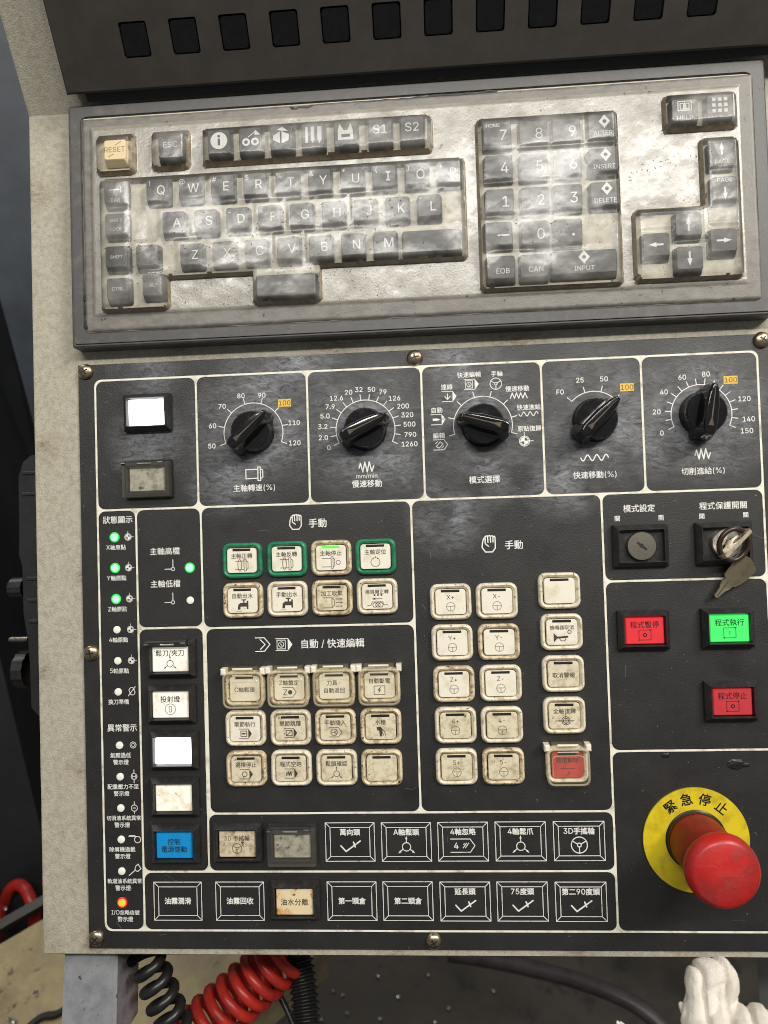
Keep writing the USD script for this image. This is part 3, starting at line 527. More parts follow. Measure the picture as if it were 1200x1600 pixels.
# keys
KEYS = []                                       # (u, v, a, b, legends, material, label)
def key(x, y, leg, a=17.0, b_=17.6, mat='key_dark', lab=None, name='key'):
    u, v = at(x, y, 16); KEYS.append((u, v, a, b_, leg, mat, lab, name))
row = lambda s, x0, y0, x1, y1: [(x0 + (x1 - x0) * i / (len(s) - 1), y0 + (y1 - y0) * i / (len(s) - 1), ch) for i, ch in enumerate(s)]
shift = dict(zip('QWERTYUIOP', '!@#$%&*()+')); shift['D'] = '-'; shift['L'] = "'"; shift['P'] = '+'
def letter(ch):
    def f(u, v):
        g = [text(ch, u + 2.2, v - .3, 7.6, 0)]
        if ch in shift: g.append(text(shift[ch], u - 5, v + 4, 4.2, 0))
        return g
    return f
for s, x0, y0, x1, y1 in (('QWERTYUIOP', 246, 298, 702, 270), ('ASDFGHJKL', 271, 349, 671, 323), ('ZXCVBNM', 299, 399, 602, 380)):
    for x, y, ch in row(s, x0, y0, x1, y1): key(x, y, letter(ch), lab=f'letter {ch} key')
W2 = lambda a, b2='', s=3.2: (lambda u, v: [text(a, u, v + (2.4 if b2 else 0), s, 0)] + ([text(b2, u, v - 3, s, 0)] if b2 else []))
IC = lambda k, s, t='', dv=0, ts=3.2: (lambda u, v: [icon(k, u, v + dv, s)] + ([text(t, u, v + (-4.6 if dv >= 0 else 4.8), ts, 0)] if t else []))
key(180, 303, IC('tab', 7, 'TAB', 2)); key(181, 352, W2('SHIFT', 'LOCK', 2.6)); key(182, 403, W2('SHIFT', '', 2.6)); key(184, 453, W2('CTRL', '', 3)); key(240, 447, W2('ALT', '', 3)); key(230, 401, lambda u, v: [], b_=17.6)
key(447, 447, lambda u, v: [], 40, 17.6, lab='space bar'); key(675, 378, lambda u, v: [], 38, 17.6, lab='wide enter key')
for i, (x, k) in enumerate(zip((342, 391, 440, 489, 540, 594, 644), ('info', 'gears', 'cube', 'tools', 'alarm', 'S1', 'S2'))):
    key(x, 221 - (x - 342) * .069 + 2, (lambda u, v, k=k: [icon(k, u, v + .6, 10.5)]) if k[0] != 'S' else (lambda u, v, k=k: [text(k, u, v + 1, 7.2, 0)]), 17.0, 19, name='function_key')
key(179, 236, lambda u, v: [text('RESET', u, v + .3, 4.4, 1), st(.4, [(u + .5, v + 3), (u + 4, v + 5)], [(u - 4, v - 4.2), (u - .5, v - 2.4)])], 16.5, 17, 'key_cream', 'cream yellow reset key', 'reset_key')
key(266, 231, lambda u, v: [text('ESC', u, v + 1.4, 4.8, 0)], 18, 18, lab='escape key', name='escape_key')
NP = [(777, 211, 0, 1), (833, 208, 0, 1), (885, 204.5, 0, 1), (942, 199, 0, 0), (779, 262, 0, 1), (834, 259, 0, 1), (887, 255.5, 0, 1), (944, 251, 0, 0), (781, 315, 0, 1), (836, 312, 0, 1), (888, 308, 0, 1), (946, 304, 0, 0), (779, 367, 0, 0), (836, 365, 0, 1), (888, 362, 0, 0), (783, 420, 0, 0), (835, 417, 0, 0)]
NL = ['7', '8', '9', ('ALTER',), '4', '5', '6', ('INSERT',), '1', '2', '3', ('DELETE',), ('-',), '0', ('.',), ('EOB',), ('CAN',)]
for (x, y, _, _), t in zip(NP, NL):
    if isinstance(t, str):
        def f(u, v, t=t): return [text(t, u + 3.5, v - .8, 8.6, 0)] + ([text('HOME', u - 2.5, v + 5.2, 2.9, 0)] if t == '7' else [])
    elif t[0] in '-.': f = lambda u, v, t=t: [icon('bar' if t[0] == '-' else 'dot', u + 3, v - 1, 7)]
    elif t[0] in ('EOB', 'CAN'): f = lambda u, v, t=t: [text(t[0], u + 1, v - 2, 4.2, 0)]
    else: f = lambda u, v, t=t: [text(t[0], u, v - 4, 3.6, 0), icon('dia', u + 1, v + 3, 8)]
    key(x, y, f, 19.4 if x < 930 else 20, 18.2, name='number_key', lab=f'{t if isinstance(t, str) else t[0].lower()} key of the number pad' if t not in (('-',), ('.',)) else None)
key(913, 411, lambda u, v: [text('INPUT', u, v - 3.6, 3.8, 0), icon('dia', u, v + 3, 8)], 41, 18.2, lab='wide input key')
key(1070, 174, IC('book', 8.5, 'HELP', 2.4, 3.8), 18, 18); key(1125, 168, IC('grid', 8.5, '', 1), 18, 18)
key(1128, 242, IC('aup', 7, 'PAGE', 3, 3.4)); key(1133, 295, IC('adn', 7, 'PAGE', -3, 3.4))
for x, y, k in ((1076, 352, 'aup'), (1026, 384, 'alt'), (1131, 377, 'art'), (1078, 405, 'adn')): key(x, y, IC(k, 8), 18, 18, name='arrow_key')
# the cover drapes over the keys
kmask = np.zeros_like(hgt)
for u, v, a, b_, *_ in KEYS:
    q = np.clip(np.minimum(a / 2 + 1.2 - np.abs(PX - u), b_ / 2 + 1.2 - np.abs(PY - v)) / 2.6, 0, 1)
    kmask = np.maximum(kmask, q * q * (3 - 2 * q) * (1 - .12 * (((PX - u) / (a / 2)) ** 2 + ((PY - v) / (b_ / 2)) ** 2).clip(0, 2)))
P3 = np.stack([PX / 14, PY / 14, np.zeros_like(PX)], -1)
und = fbm(P3, 3, 3) - .5; fin = fbm(P3 * 7, 3, 5) - .5
inb = np.clip(din / 4.0, 0, 1)
sag = fbm(P3 * .55, 2, 9)
hgt += inb * (0.5 * kmask * np.clip(sag * 2.6 - .7, 0.1, 1) - .3 + 0.42 * und) + (1 - inb) * .5 * und + .05 * fin
nx, ny = len(gx), len(gy)
idx = np.arange(nx * ny).reshape(ny, nx)
quads = np.stack([idx[:-1, :-1], idx[:-1, 1:], idx[1:, 1:], idx[1:, :-1]], -1).reshape(-1, 4)
verts = np.stack([PX, PY, hgt], -1).reshape(-1, 3)
zone = np.where(ndimage.binary_dilation(mk > .5, iterations=1), 2, np.where(inner > 0, 1, 0))
zone = np.where((zone == 2) & (din < 1.3 + 1.1 * (fbm(P3 * 3, 2, 31) - .5)), 3, zone)
qz = zone[:-1, :-1].reshape(-1)
for z, nm, mt, lab in ((0, 'inner_border', 'kb_inner', 'worn grey inner border'), (1, 'cover_sheet', 'cover_sheet', 'dull beige plastic sheet between the key fields'), (2, 'cover_window', 'cover_clear', 'cloudy raised plastic over the keys'), (3, 'cover_rim', 'cover_edge', 'tan rims of the raised key fields')):
    q = quads[qz == z]; used, inv = np.unique(q, return_inverse=True)
    MB().add(verts[used], inv.reshape(-1, 4)).build(KB, nm, mt, lab, smooth=True)
for pts_, wd in ((((322, 184), (356, 180), (392, 177), (436, 174), (462, 170), (500, 165), (566, 160), (640, 154), (720, 147), (786, 142)), .55), (((132, 462), (137, 474), (134, 488), (139, 498), (133, 508), (138, 516)), .8), (((136, 456), (141, 468), (140, 480)), .5), (((430, 173), (446, 170.5), (458, 171)), 1.3)):
    q_ = []
    for (xa, ya), (xb, yb_) in zip(pts_[:-1], pts_[1:]):
        for t_ in np.linspace(0, 1, 7)[:-1]: q_.append(at(xa + (xb - xa) * t_ + rng.normal() * .5, ya + (yb_ - ya) * t_ + rng.normal() * .8, KW))
    MB().slab(LineString(q_).buffer(wd, quad_segs=2).simplify(.1), KW - .6, KW + .35).build(KB, 'border_crack', 'slot_black', 'black torn crack in the cover border')
G = MB()
for cx_, cy_, sx_, n_ in ((215, 392, 22, 90), (235, 430, 16, 50), (345, 385, 40, 60), (430, 360, 50, 60), (585, 345, 45, 90), (540, 395, 40, 50), (480, 430, 60, 40), (640, 300, 40, 30), (250, 290, 60, 20), (845, 366, 40, 40), (1035, 255, 35, 45), (1090, 318, 14, 25), (800, 428, 30, 25), (600, 440, 90, 40), (700, 130, 30, 0), (330, 455, 40, 40)):
    for _ in range(n_):
        u_, v_ = at(rng.normal(cx_, sx_), rng.normal(cy_, sx_ * .5), 15)
        i_, j_ = int((u_ - IL) / CS), int((v_ - IB) / CS)
        if not (2 < i_ < nx - 3 and 2 < j_ < ny - 3) or (hgt[j_ - 2:j_ + 3, i_ - 2:i_ + 3].max() - hgt[j_ - 2:j_ + 3, i_ - 2:i_ + 3].min()) > 1.0: continue
        r_, e_, a_ = rng.uniform(.10, .34), rng.uniform(1, 2.6), rng.normal(.5, .6)
        o_ = [(u_ + r_ * e_ * math.cos(t_) * math.cos(a_) - r_ * math.sin(t_) * math.sin(a_), v_ + r_ * e_ * math.cos(t_) * math.sin(a_) + r_ * math.sin(t_) * math.cos(a_)) for t_ in np.arange(5) * 1.257]
        z_ = float(hgt[j_:j_ + 2, i_:i_ + 2].max()) + .04
        G.add([(*q_, z_) for q_ in o_] , [(0, 1, 2), (0, 2, 3), (0, 3, 4)])
G.build(KB, 'grime_specks', 'speck_dark', 'dark dirt specks stuck on the cover', smooth=False, kind='stuff')
m = MB(); m.box(KL + 9, KR - 9, KBt + 9, KT - 9, 3, 10.2); m.build(KB, 'key_bed', 'kb_base')
for u, v, a, b_, leg, mat, lab, nm in KEYS:
    a, b_ = a - 1.6, b_ - 1.2
    m = MB(); m.loft([rr(u, v, a, b_, 1.2, 10.2, 3), rr(u, v, a, b_, 1.2, 11.2, 3), rr(u, v + .9, a - 1.2, b_ - 3.2, 1.4, 15.5, 3), rr(u, v + .9, a - 2.0, b_ - 4.0, 1.2, 16.0, 3)])
    L_ = leg(u, v + .7)
    if L_: m.flat(U(L_), 16.04, 1.0)
    m.build(KB, nm, mat, lab)

# ---------------------------------------------------------------- display bezel (upright, above the hinge)
DB = sub(CON, 'display_bezel', 'dark brown grey bezel with a row of black soft keys')
nrm = np.array([0, -s_, c]); up = np.array([0, c, s_]); Hh = np.array([0, hv, -1.5])
OFF = 17.0
def bz(p): p = np.asarray(p, float); return Hh + p[:, :1] * [1, 0, 0] + p[:, 1:2] * up + p[:, 2:3] * nrm
def onbz(x, y, off=OFF):
    d = ray(x, y); o = np.array([0, 0, D]); h = Hh + nrm * off; k = ((h - o) @ nrm) / (d @ nrm); q = o + k * d; return np.array([q[0], (q - Hh) @ up])
class MZ(MB):
    def build(s, *a, **k):
        s.v = [bz(v) for v in s.v]; return MB.build(s, *a, **k)
bl_ = onbz(105, 152); sb = (bl_[1] + onbz(1199, 68)[1]) / 2; ul_ = bl_[0] - .3
SK = [onbz(x, y) for x, y in ((211.5, 65.5), (289, 59), (367.5, 52.5), (446, 45.5), (525, 39), (604, 32.5), (685.5, 26), (767, 19), (849, 12.5), (933, 5.5), (1017, -1), (1100, -8))]
s0 = np.mean([q[1] for q in SK]); us = np.linspace(SK[0][0], SK[-1][0], 12)
hole = U([sbox(u - 8.4, s0 - 9.1, u + 8.4, s0 + 9.1).buffer(-1.5).buffer(1.5) for u in us])
face = rect2(ul_ + 1.2, sb + 1.2, UR - 2, sb + 190).difference(hole)
m = MZ(); m.slab(face, OFF - 2.5, OFF)
o = [(ul_, sb), (UR - 2, sb), (UR - 2, sb + 190), (ul_, sb + 190)]; q_ = [(ul_ + 1.2, sb + 1.2), (UR - 3, sb + 1.2), (UR - 3, sb + 189), (ul_ + 1.2, sb + 189)]
m.loft([[(*p, 0.1) for p in o], [(*p, OFF - 1.3) for p in o], [(*p, OFF - .1) for p in q_]], cap=False).build(DB, 'bezel_plate', 'bezel_dark', smooth=20)
for u in us:
    k = MZ(); k.loft([rr(u, s0, 16.4, 17.8, 1.5, 4, 3), rr(u, s0, 16.4, 17.8, 1.5, OFF - 1.6, 3), rr(u, s0, 15.0, 16.4, 2, OFF - .7, 3)]); k.build(DB, 'soft_key', 'softkey')
# black strip standing in for the shadow gap under the bezel
MZ().box(ul_ + 8, UR - 3, sb - 5, sb + 4, 0.2, 6).build(DB, 'shadow_gap_strip', 'black_plastic')

# ---------------------------------------------------------------- rotary switches
def knob(parent, x, y, ang):
    u, v = at(x, y); a = math.radians(ang); Rm = np.array([[math.cos(a), -math.sin(a)], [math.sin(a), math.cos(a)]])
    def tr(r, w): r = np.asarray(r) @ Rm.T + [u, v]; return np.column_stack([r, np.full(len(r), w)])
    m = MB(); m.lathe(u, v, [(13.4, .02), (13.4, 1.2), (12.6, 2.4), (12.2, 8.6), (11.4, 9.6), (0.5, 9.9)], 48)
    def bar(L, tip, wd, tail):                  # long grip: blunt tail (-x), pointed tip (+x)
        return [(tip, -1.2), (tip, 1.2), (tip - 4.5, wd * .36), (2, wd * .5), (-8, wd * .5), (-L + 2, wd * .44), (-L, wd * .28), (-L, -wd * .28), (-L + 2, -wd * .44), (-8, -wd * .5), (2, -wd * .5), (tip - 4.5, -wd * .36)]
    m.loft([tr(bar(16.5, 17.0, 15.0, 0), 2.0), tr(bar(16.5, 17.0, 13.5, 0), 6.5), tr(bar(15.8, 16.4, 10.0, 0), 11), tr(bar(15.0, 15.6, 8.6, 0), 16.5), tr(bar(14.2, 14.8, 7.4, 0), 18.2), tr(bar(13.0, 13.8, 5.4, 0), 18.8)])
    m.build(parent, 'knob', 'knob_black', smooth=38)
    MB().flat(Polygon(tr([(-9.6, -1.6), (-9.6, 1.6), (-5.6, .42), (13.0, .16), (13.0, -.16), (-5.6, -.42)], 0)[:, :2]), 18.9).build(parent, 'pointer_mark', 'silver_mark', smooth=False)
def dial(name_lab, i, angs, px_r, point, texts, extra, yellow=None):
    x, y = KN[i]; P = sub(CON, 'rotary_switch', name_lab); u, v = at(x, y); r = px_r * mmpx(x, y); G = []
    a0, a1 = angs[0], angs[-1]
    G.append(st(.5, [(u + r * math.cos(t), v + r * math.sin(t)) for t in np.radians(np.linspace(a0, a1, 60))]))
    for t in angs: t = math.radians(t); G.append(st(.5, [(u + r * math.cos(t), v + r * math.sin(t)), (u + (r + 3.6) * math.cos(t), v + (r + 3.6) * math.sin(t))]))
    MB().flat(U(G), .07).build(P, 'dial_scale', 'print_white')
    for s, tx, ty in texts: MB().flat(text(s, *at(tx, ty), 4.05, 2), .07).build(P, 'dial_number', 'print_white')
    for g_ in extra: MB().flat(g_, .07).build(P, 'dial_legend', 'print_white')
    if yellow:
        s, tx, ty = yellow; q = at(tx, ty); MB().box(q[0] - 4.1, q[0] + 4.1, q[1] - 2.4, q[1] + 2.4, 0, .08).build(P, 'yellow_patch', 'print_yellow'); MB().flat(text(s, *q, 4.2, 1), .13).build(P, 'patch_number', 'ink_brown')
    knob(P, x, y, point)
lin_a = lambda half, n, mid=89.5: [mid + half - 2 * half * k / (n - 1) for k in range(n)]
A1 = lin_a(109.5, 8); dial('spindle speed knob, leftmost, pointing to 100', 0, A1, 46, 42, [('50', 331, 697), ('60', 332, 665.5), ('70', 347, 635), ('80', 376.5, 618.5), ('90', 409, 617.5), ('110', 459.5, 660.5), ('120', 460.5, 692)], [picon('spindle', 398, 740.5, 25), ptext('主軸轉速(%)', 397.5, 762, 11.6)], ('100', 444.5, 629.5))
A2 = lin_a(115.5, 16); dial('jog feed knob, second from left, pointing to 320', 1, A2, 46, 24, [(s, 290 + zx / 3.077, 550 + zy / 3.077) for s, zx, zy in (('0', 689, 460), ('2.0', 662, 412), ('3.2', 660, 359), ('5.0', 670, 308), ('7.9', 695, 263), ('12.6', 725, 222), ('20', 783, 194), ('32', 833, 181), ('50', 893, 180), ('79', 948, 192), ('126', 1004, 222), ('200', 1045, 260), ('320', 1066, 302), ('500', 1076, 347), ('790', 1080, 397), ('1260', 1076, 442))], [picon('zigtall', 572.5, 729.5, 23), ptext('mm/min', 573, 743.5, 9, 1), ptext('慢速移動', 573.5, 755.5, 12)])
A3 = lin_a(105.8, 8); z3 = lambda a, b_: (660 + a / 6, 570 + b_ / 6)
dial('mode knob in the middle, pointing left to automatic', 2, A3, 46, 164, [], [ptext(t, *z3(a, b_), 9.4, 1) for t, a, b_ in (('編輯', 155, 664), ('自動', 133, 426), ('連線', 228, 208), ('快速編輯', 436, 92), ('手輪', 697, 82), ('慢速移動', 890, 222), ('快速進給', 997, 396), ('原點復歸', 1003, 596))] + [picon(k, *z3(a, b_), s) for k, a, b_, s in (('edit', 168, 750, 21), ('auto', 145, 514, 21), ('online', 247, 297, 21), ('quick', 455, 183, 21), ('wheel', 688, 177, 18), ('zig', 902, 288, 24), ('wave', 995, 460, 25), ('origin', 957, 715, 22))] + [ptext('模式選擇', 757, 749, 12.2)])
A4 = lin_a(46.5, 4, 90.5); dial('rapid traverse knob, second from right, pointing to 100', 3, A4, 46.5, 44, [('F0', 875, 612.5), ('25', 906, 594), ('50', 943.5, 592)], [picon('wave', 929, 715, 36), ptext('快速移動(%)', 930, 741.5, 12)], ('100', 979.5, 605))
A5 = lin_a(114, 16); z5 = lambda a, b_: (650 + a / 2.182, 540 + b_ / 2.182)
dial('cutting feed knob, rightmost, pointing between 80 and 90', 4, A5, 47.5, 81, [(s, *z5(a, b_)) for s, a, b_ in (('0', 838, 298), ('20', 820, 226), ('40', 845, 158), ('60', 907, 108), ('80', 988, 97), ('120', 1119, 181), ('140', 1134, 250), ('150', 1128, 290))], [picon('zigtall', 1098, 709, 24), ptext('切削進給(%)', 1099, 735.5, 12)], ('100', 1141.5, 593.5))

# ---------------------------------------------------------------- indicator lamps
def led(x, y, mat, lab, txt=(), ic=None, halo=None):
    P = sub(CON, 'indicator_lamp', lab); u, v = at(x, y); r = 2.35
    m = MB(); m.lathe(u, v, [(r, .02), (r, .45), (r * .9, .7), (r * .4, .85)], 24); m.build(P, 'lamp_lens', mat, smooth=60)
    if halo: MB().lathe(u, v, [(r + .9, .02), (r + .8, .22), (r, .3)], 24, cap=False).build(P, 'lamp_halo', halo)  # glowing ring paints the halo of lamp light on the panel
    G = [ptext(t, tx, ty, 8.2 if len(t) < 7 else 7.7, 1, latin=1.12) for t, tx, ty in txt] + ([picon(*ic)] if ic else [])
    if G: MB().flat(U(G), .07).build(P, 'lamp_legend', 'print_white')
for k, (x, y, t) in enumerate(((179, 839.5, 'X軸原點'), (180, 887.5, 'Y軸原點'), (181.5, 936, 'Z軸原點'), (183, 984, '4軸原點'), (184.3, 1032.5, '5軸原點'))):
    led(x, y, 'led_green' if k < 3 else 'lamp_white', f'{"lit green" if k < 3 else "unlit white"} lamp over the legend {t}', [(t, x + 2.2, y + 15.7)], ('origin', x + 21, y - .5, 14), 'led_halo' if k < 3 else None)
led(185, 1081, 'lamp_white', 'unlit white lamp over the legend 換刀準備', [('換刀準備', 185.5, 1096.5)], ('slash', 206, 1080, 14))
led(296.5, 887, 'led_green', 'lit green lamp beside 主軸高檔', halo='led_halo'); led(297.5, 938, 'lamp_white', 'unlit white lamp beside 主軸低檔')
for x, y, t, ic in ((187, 1164.5, '氣壓過低', ('target', 208, 1164, 11)), (188, 1213.5, '配重壓力不足', ('gauge', 209.5, 1213, 14)), (189, 1262.5, '切消液系統異常', ('pump', 210, 1262.5, 14)), (189.7, 1311.5, '除屑機過載', ('chip', 211, 1311, 16)), (190.5, 1361, '軌道油系統異常', ('oiler', 211, 1359, 17))):
    led(x, y, 'lamp_white', f'unlit white lamp over the legend {t}警示燈', [(t, x + (4.5 if len(t) > 5 else 1.5) , y + 15.5), ('警示燈', x + 2, y + 26.3)], ic)
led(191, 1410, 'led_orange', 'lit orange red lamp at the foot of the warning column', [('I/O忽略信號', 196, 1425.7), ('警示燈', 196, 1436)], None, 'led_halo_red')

# ---------------------------------------------------------------- ivory keys in rounded rings
def lid(P, u, v, mat, ears, a, b_, top):
    m = MB(); w0, w1 = 3.6, 7.6
    m.loft([rr(u, v, a, b_, 4, w0 - 3.2, 4), rr(u, v, a, b_, 4, w1 - 1, 4), rr(u, v, a - 1.6, b_ - 1.6, 3.5, w1, 4)])
    m.build(P, 'clear_lid', mat, 'hinged clear plastic lid, closed')
    r_ = MB(); r_.loft([rr(u, v, a, b_, 4, w1 - .9, 4), rr(u, v, a - 1.4, b_ - 1.4, 3.6, w1 + .15, 4), rr(u, v, a - 2.4, b_ - 2.4, 3.2, w1 + .15, 4), rr(u, v, a - 3.0, b_ - 3.0, 3.0, w1 - .5, 4)], cap=False); r_.loft([rr(u, v - .6, a - 6.4, b_ - 7.0, 2.6, w1 + .02, 4), rr(u, v - .6, a - 6.9, b_ - 7.5, 2.6, w1 + .3, 4), rr(u, v - .6, a - 7.4, b_ - 8.0, 2.4, w1 + .02, 4)], cap=False); r_.build(P, 'lid_bright_edge', 'lid_bright_edge', smooth=30)  # edge highlights of the clear lid, painted as a paler strip
    h = MB(); h.box(u - a / 2 + 3.6, u + a / 2 - 3.6, v + b_ / 2 - .6, v + b_ / 2 + 2.6, 2.2, 7.0, .8)
    h.build(P, 'lid_hinge', mat)
    h = MB(); h.box(u - 6.2, u + 6.2, v + b_ / 2 + 1.2, v + b_ / 2 + 2.3, 6.4, 7.6, .3); h.box(u - 6.2, u + 6.2, v + b_ / 2 - 2.2, v + b_ / 2 - 1.9, 7.5, 7.8); h.build(P, 'hinge_bar', 'ivory_cap')
    if ears:
        for sx in (-1, 1):
            h = MB(); x0 = u + sx * (a / 2 - .6); h.box(x0 - 1.6, x0 + 1.6, v + b_ / 2 - 2.0, v + b_ / 2 + 2.0, .1, 7.2, .7); h.build(P, 'hinge_ear', 'ivory_cap')
def kbtn(x, y, lines, ic=None, ring='ivory', cap='ivory_cap', lab=None, lided=False, ledm='slot_black', ink='ink_dark', off=None):
    if ring == 'ivory' and random.random() < .4: ring = 'ivory_worn'
    P = sub(CON, 'panel_key', lab); u, v = at(x, y, 3.0)
    m = MB(); m.loft([rr(u, v, 25.2, 21.8, 4.6, .02), rr(u, v, 25.2, 21.8, 4.6, 1.6), rr(u, v, 24.4, 21, 4.4, 2.7), rr(u, v, 22.6, 19.2, 3.8, 3.2), rr(u, v, 21, 17.6, 3.2, 2.7), rr(u, v, 19.6, 16.4, 2.6, 1.6), rr(u, v, 19.2, 16.0, 2.4, .04)], cap=False); m.build(P, 'key_ring_frame', ring, smooth=50)
    MB().flat(Polygon([p[:2] for p in rr(u, v, 19.2, 16, 2.4, 0)]), .05).build(P, 'key_well', 'slot_black')
    j = (random.random() - .5) * .25
    m = MB(); m.loft([rr(u + j, v, 18.5, 15.4, 2.0, .06), rr(u + j, v, 18.5, 15.4, 2.0, 2.7), rr(u + j, v, 18.0, 14.9, 1.8, 3.1)]); m.build(P, 'key_cap', cap)
    MB().box(u + j - 5.6, u + j + 5.6, v + 5.9, v + 7.45, 1, 3.3, .15).build(P, 'led_window', ledm)
    n = len(lines); G = []
    for k, t in enumerate(lines):
        G.append(text(t, u + j, v + ((2.9 if ic else (2.2 - 4.6 * k if n > 1 else -.6))), 3.4 if len(t) < 5 else 2.9, 1, latin=1.1))
    if ic: G.append(icon(ic[0], u + j + (ic[2] if len(ic) > 2 else 0), v - 2.9, ic[1]))
    if G: MB().flat(U(G), 3.15).build(P, 'key_legend', ink)
    if lided: lid(P, u, v - .2, 'clear_lid', True, 25.6, 22.6, 0)
z1 = lambda a, b_, ox=310, oy=780, s=3.4286: (ox + a / s, oy + b_ / s)
kbtn(*z1(233, 329), ['主軸正轉'], ('spin', 7.2), 'green_ring', lab='spindle forward key, green ring, first in its row'); kbtn(*z1(472, 320), ['主軸反轉'], ('spin', 7.2), 'green_ring', lab='spindle reverse key, green ring, second in its row')
kbtn(*z1(710, 314), ['主軸停止'], ('spinstop', 7.2), lab='spindle stop key with its window lit bright green', ledm='bar_green'); kbtn(*z1(949, 307), ['主軸定位'], ('orient', 6.6), 'green_ring', lab='spindle orient key, green ring, last in its row')
kbtn(*z1(236, 543), ['自動出水'], ('tap', 6), lab='ivory key with a tap, 自動出水'); kbtn(*z1(475, 535), ['手動出水'], ('tap', 6), lab='ivory key with a tap, 手動出水')
kbtn(*z1(715, 529), ['加工吹氣'], ('blow', 7.4), cap='ivory_dirty', lab='yellowed key with an air nozzle'); kbtn(*z1(957, 521), ['捲屑機正轉'], ('auger', 7.6), lab='ivory key with a chip auger coil')
z2 = lambda a, b_: z1(a, b_, 310, 980)
for a, b_, L_, ic, lab in ((246, 330, ['C軸鬆頭'], None, 'key reading C軸鬆頭 under a clear lid'), (485, 323, ['Z軸鎖定'], ('zlock', 8), 'key reading Z軸鎖定 under a clear lid'), (728, 317, ['刀具-', '自動返回'], None, 'key reading 刀具自動返回 under a clear lid'), (970, 312, ['自動斷電'], ('bolt', 6.6), 'key with a lightning sign under a clear lid')):
    kbtn(*z2(a, b_), L_, ic, cap='ivory_cap', lab=lab, lided=True)
for a, b_, t, ic, cap in ((250, 545, '單節執行', 'block', 'ivory_cap'), (492, 541, '單節跳躍', 'skip', 'ivory_dirty'), (733, 537, '手動插入', 'mdi', 'ivory_dirty'), (977, 533, '水槍', 'gun', 'ivory_dirty'), (255, 762, '選擇停止', 'optstop', 'ivory_dirty'), (496, 758, '程式空跑', 'dry', 'ivory_dirty'), (740, 756, '鬆頭確認', 'tri', 'ivory_dirty')):
    kbtn(*z2(a, b_), [t], (ic, 7.4 if ic != 'gun' else 6), cap=cap, lab=f'ivory key reading {t}')
kbtn(*z2(982, 756), [], cap='ivory_dirty', lab='blank dirty key at the end of the bottom row of automatic keys')
z4 = lambda a, b_: z1(a, b_, 640, 780, 3.334)
for k, ax in enumerate('XYZ45'):
    for a, b_, sg in (((214, 535), (222, 748), (231, 965), (240, 1180), (245, 1397))[k] + ('+',), ((455, 530), (466, 745), (476, 960), (482, 1178), (490, 1395))[k] + ('-',)):
        kbtn(*z4(a, b_), [ax + sg], ('tee', 5.2), cap='ivory_cap' if k < 3 else 'ivory_dirty', lab=f'axis key reading {ax}{sg}')
kbtn(*z4(781, 477), [], cap='ivory_cap', lab='blank scratched key on top of the right column')
kbtn(*z4(793, 693), ['蜂鳴器取消'], ('horn', 7.2), lab='key with a horn, second in the right column'); kbtn(*z4(802, 911), ['取消警報'], None, cap='ivory_dirty', lab='key reading 取消警報, third in the right column'); kbtn(*z4(808, 1129), ['全軸復歸'], ('home', 7.6), cap='ivory_dirty', lab='key with a home target, fourth in the right column')
kbtn(*z4(822, 1385), ['極限解除'], ('limit', 6.4), cap='red_cap', lab='red key under a clear lid at the foot of the right column', lided=True)

# ---------------------------------------------------------------- framed push buttons
def rbtn(x, y, lens, lines, ic=None, lab=None, hinge=None, ink='ink_black', a=30.6, b_=23.8, lw=5.0, em=4.2):
    P = sub(CON, 'push_button', lab); u, v = at(x, y, 4.0)
    m = MB(); m.loft([rr(u, v, a, b_, .7, .02, 3), rr(u, v, a, b_, .7, 2.6, 3), rr(u, v, a - 1.0, b_ - 1.0, .7, 3.6, 3), rr(u, v, a - 5.4, b_ - 5.2, .6, 6.6, 3), rr(u, v, a - 6.2, b_ - 6.0, .5, 6.6, 3), rr(u, v, a - 6.8, b_ - 6.6, .5, 5.8, 3), rr(u, v, a - 6.9, b_ - 6.7, .5, .5, 3)], cap=False); m.build(P, 'button_bezel', 'black_plastic', smooth=25)
    m = MB(); m.loft([rr(u, v, a - 8.0, b_ - 7.8, .5, .6, 3), rr(u, v, a - 8.0, b_ - 7.8, .5, lw - .6, 3), rr(u, v, a - 9.0, b_ - 8.8, .5, lw, 3)]); m.build(P, 'button_lens', lens)
    G = []; n = len(lines)
    for k, t in enumerate(lines): G.append(text(t, u, v + (3.6 if ic else (2.3 - 4.6 * k if n > 1 else 0)), em, 1))
    if ic: G.append(icon(ic[0], u, v - 2.6, ic[1]))
    if G: MB().flat(U(G), lw + .05).build(P, 'button_legend', ink)
    if hinge:
        h = MB(); h.box(u - a / 2 + 1.5, u + a / 2 - 4, v + b_ / 2 - 4.4, v + b_ / 2 - .4, 3, 8.2, .8); h.box(u - a / 2 + .3, u - a / 2 + 3.4, v + b_ / 2 - 3.4, v + b_ / 2 - .8, 4, 9, .6); h.build(P, 'lid_hinge', 'black_plastic')
        h = MB(); h.box(u - a / 2 + .5, u - a / 2 + 2.9, v + b_ / 2 - 2.6, v + b_ / 2 - 1.9, 8.9, 9.3); h.box(u + a / 2 - 7.4, u + a / 2 - 4.4, v + b_ / 2 - 2.2, v + b_ / 2 - 1.5, 8.1, 8.5); h.box(u - 5, u + 4, v + b_ / 2 - 3.2, v + b_ / 2 - 2.2, 8.1, 8.9, .3); h.build(P, 'hinge_pin', 'lock_bright')
        if hinge == 2:
            m = MB(); m.loft([rr(u, v - .8, a - .6, b_ - 1.2, .8, 2.0, 3), rr(u, v - .8, a - .6, b_ - 1.2, .8, 7.6, 3), rr(u, v - .8, a - 1.6, b_ - 2.2, .8, 8.4, 3)]); m.build(P, 'clear_lid', 'clear_lid_grey', 'hinged clear plastic lid, closed')
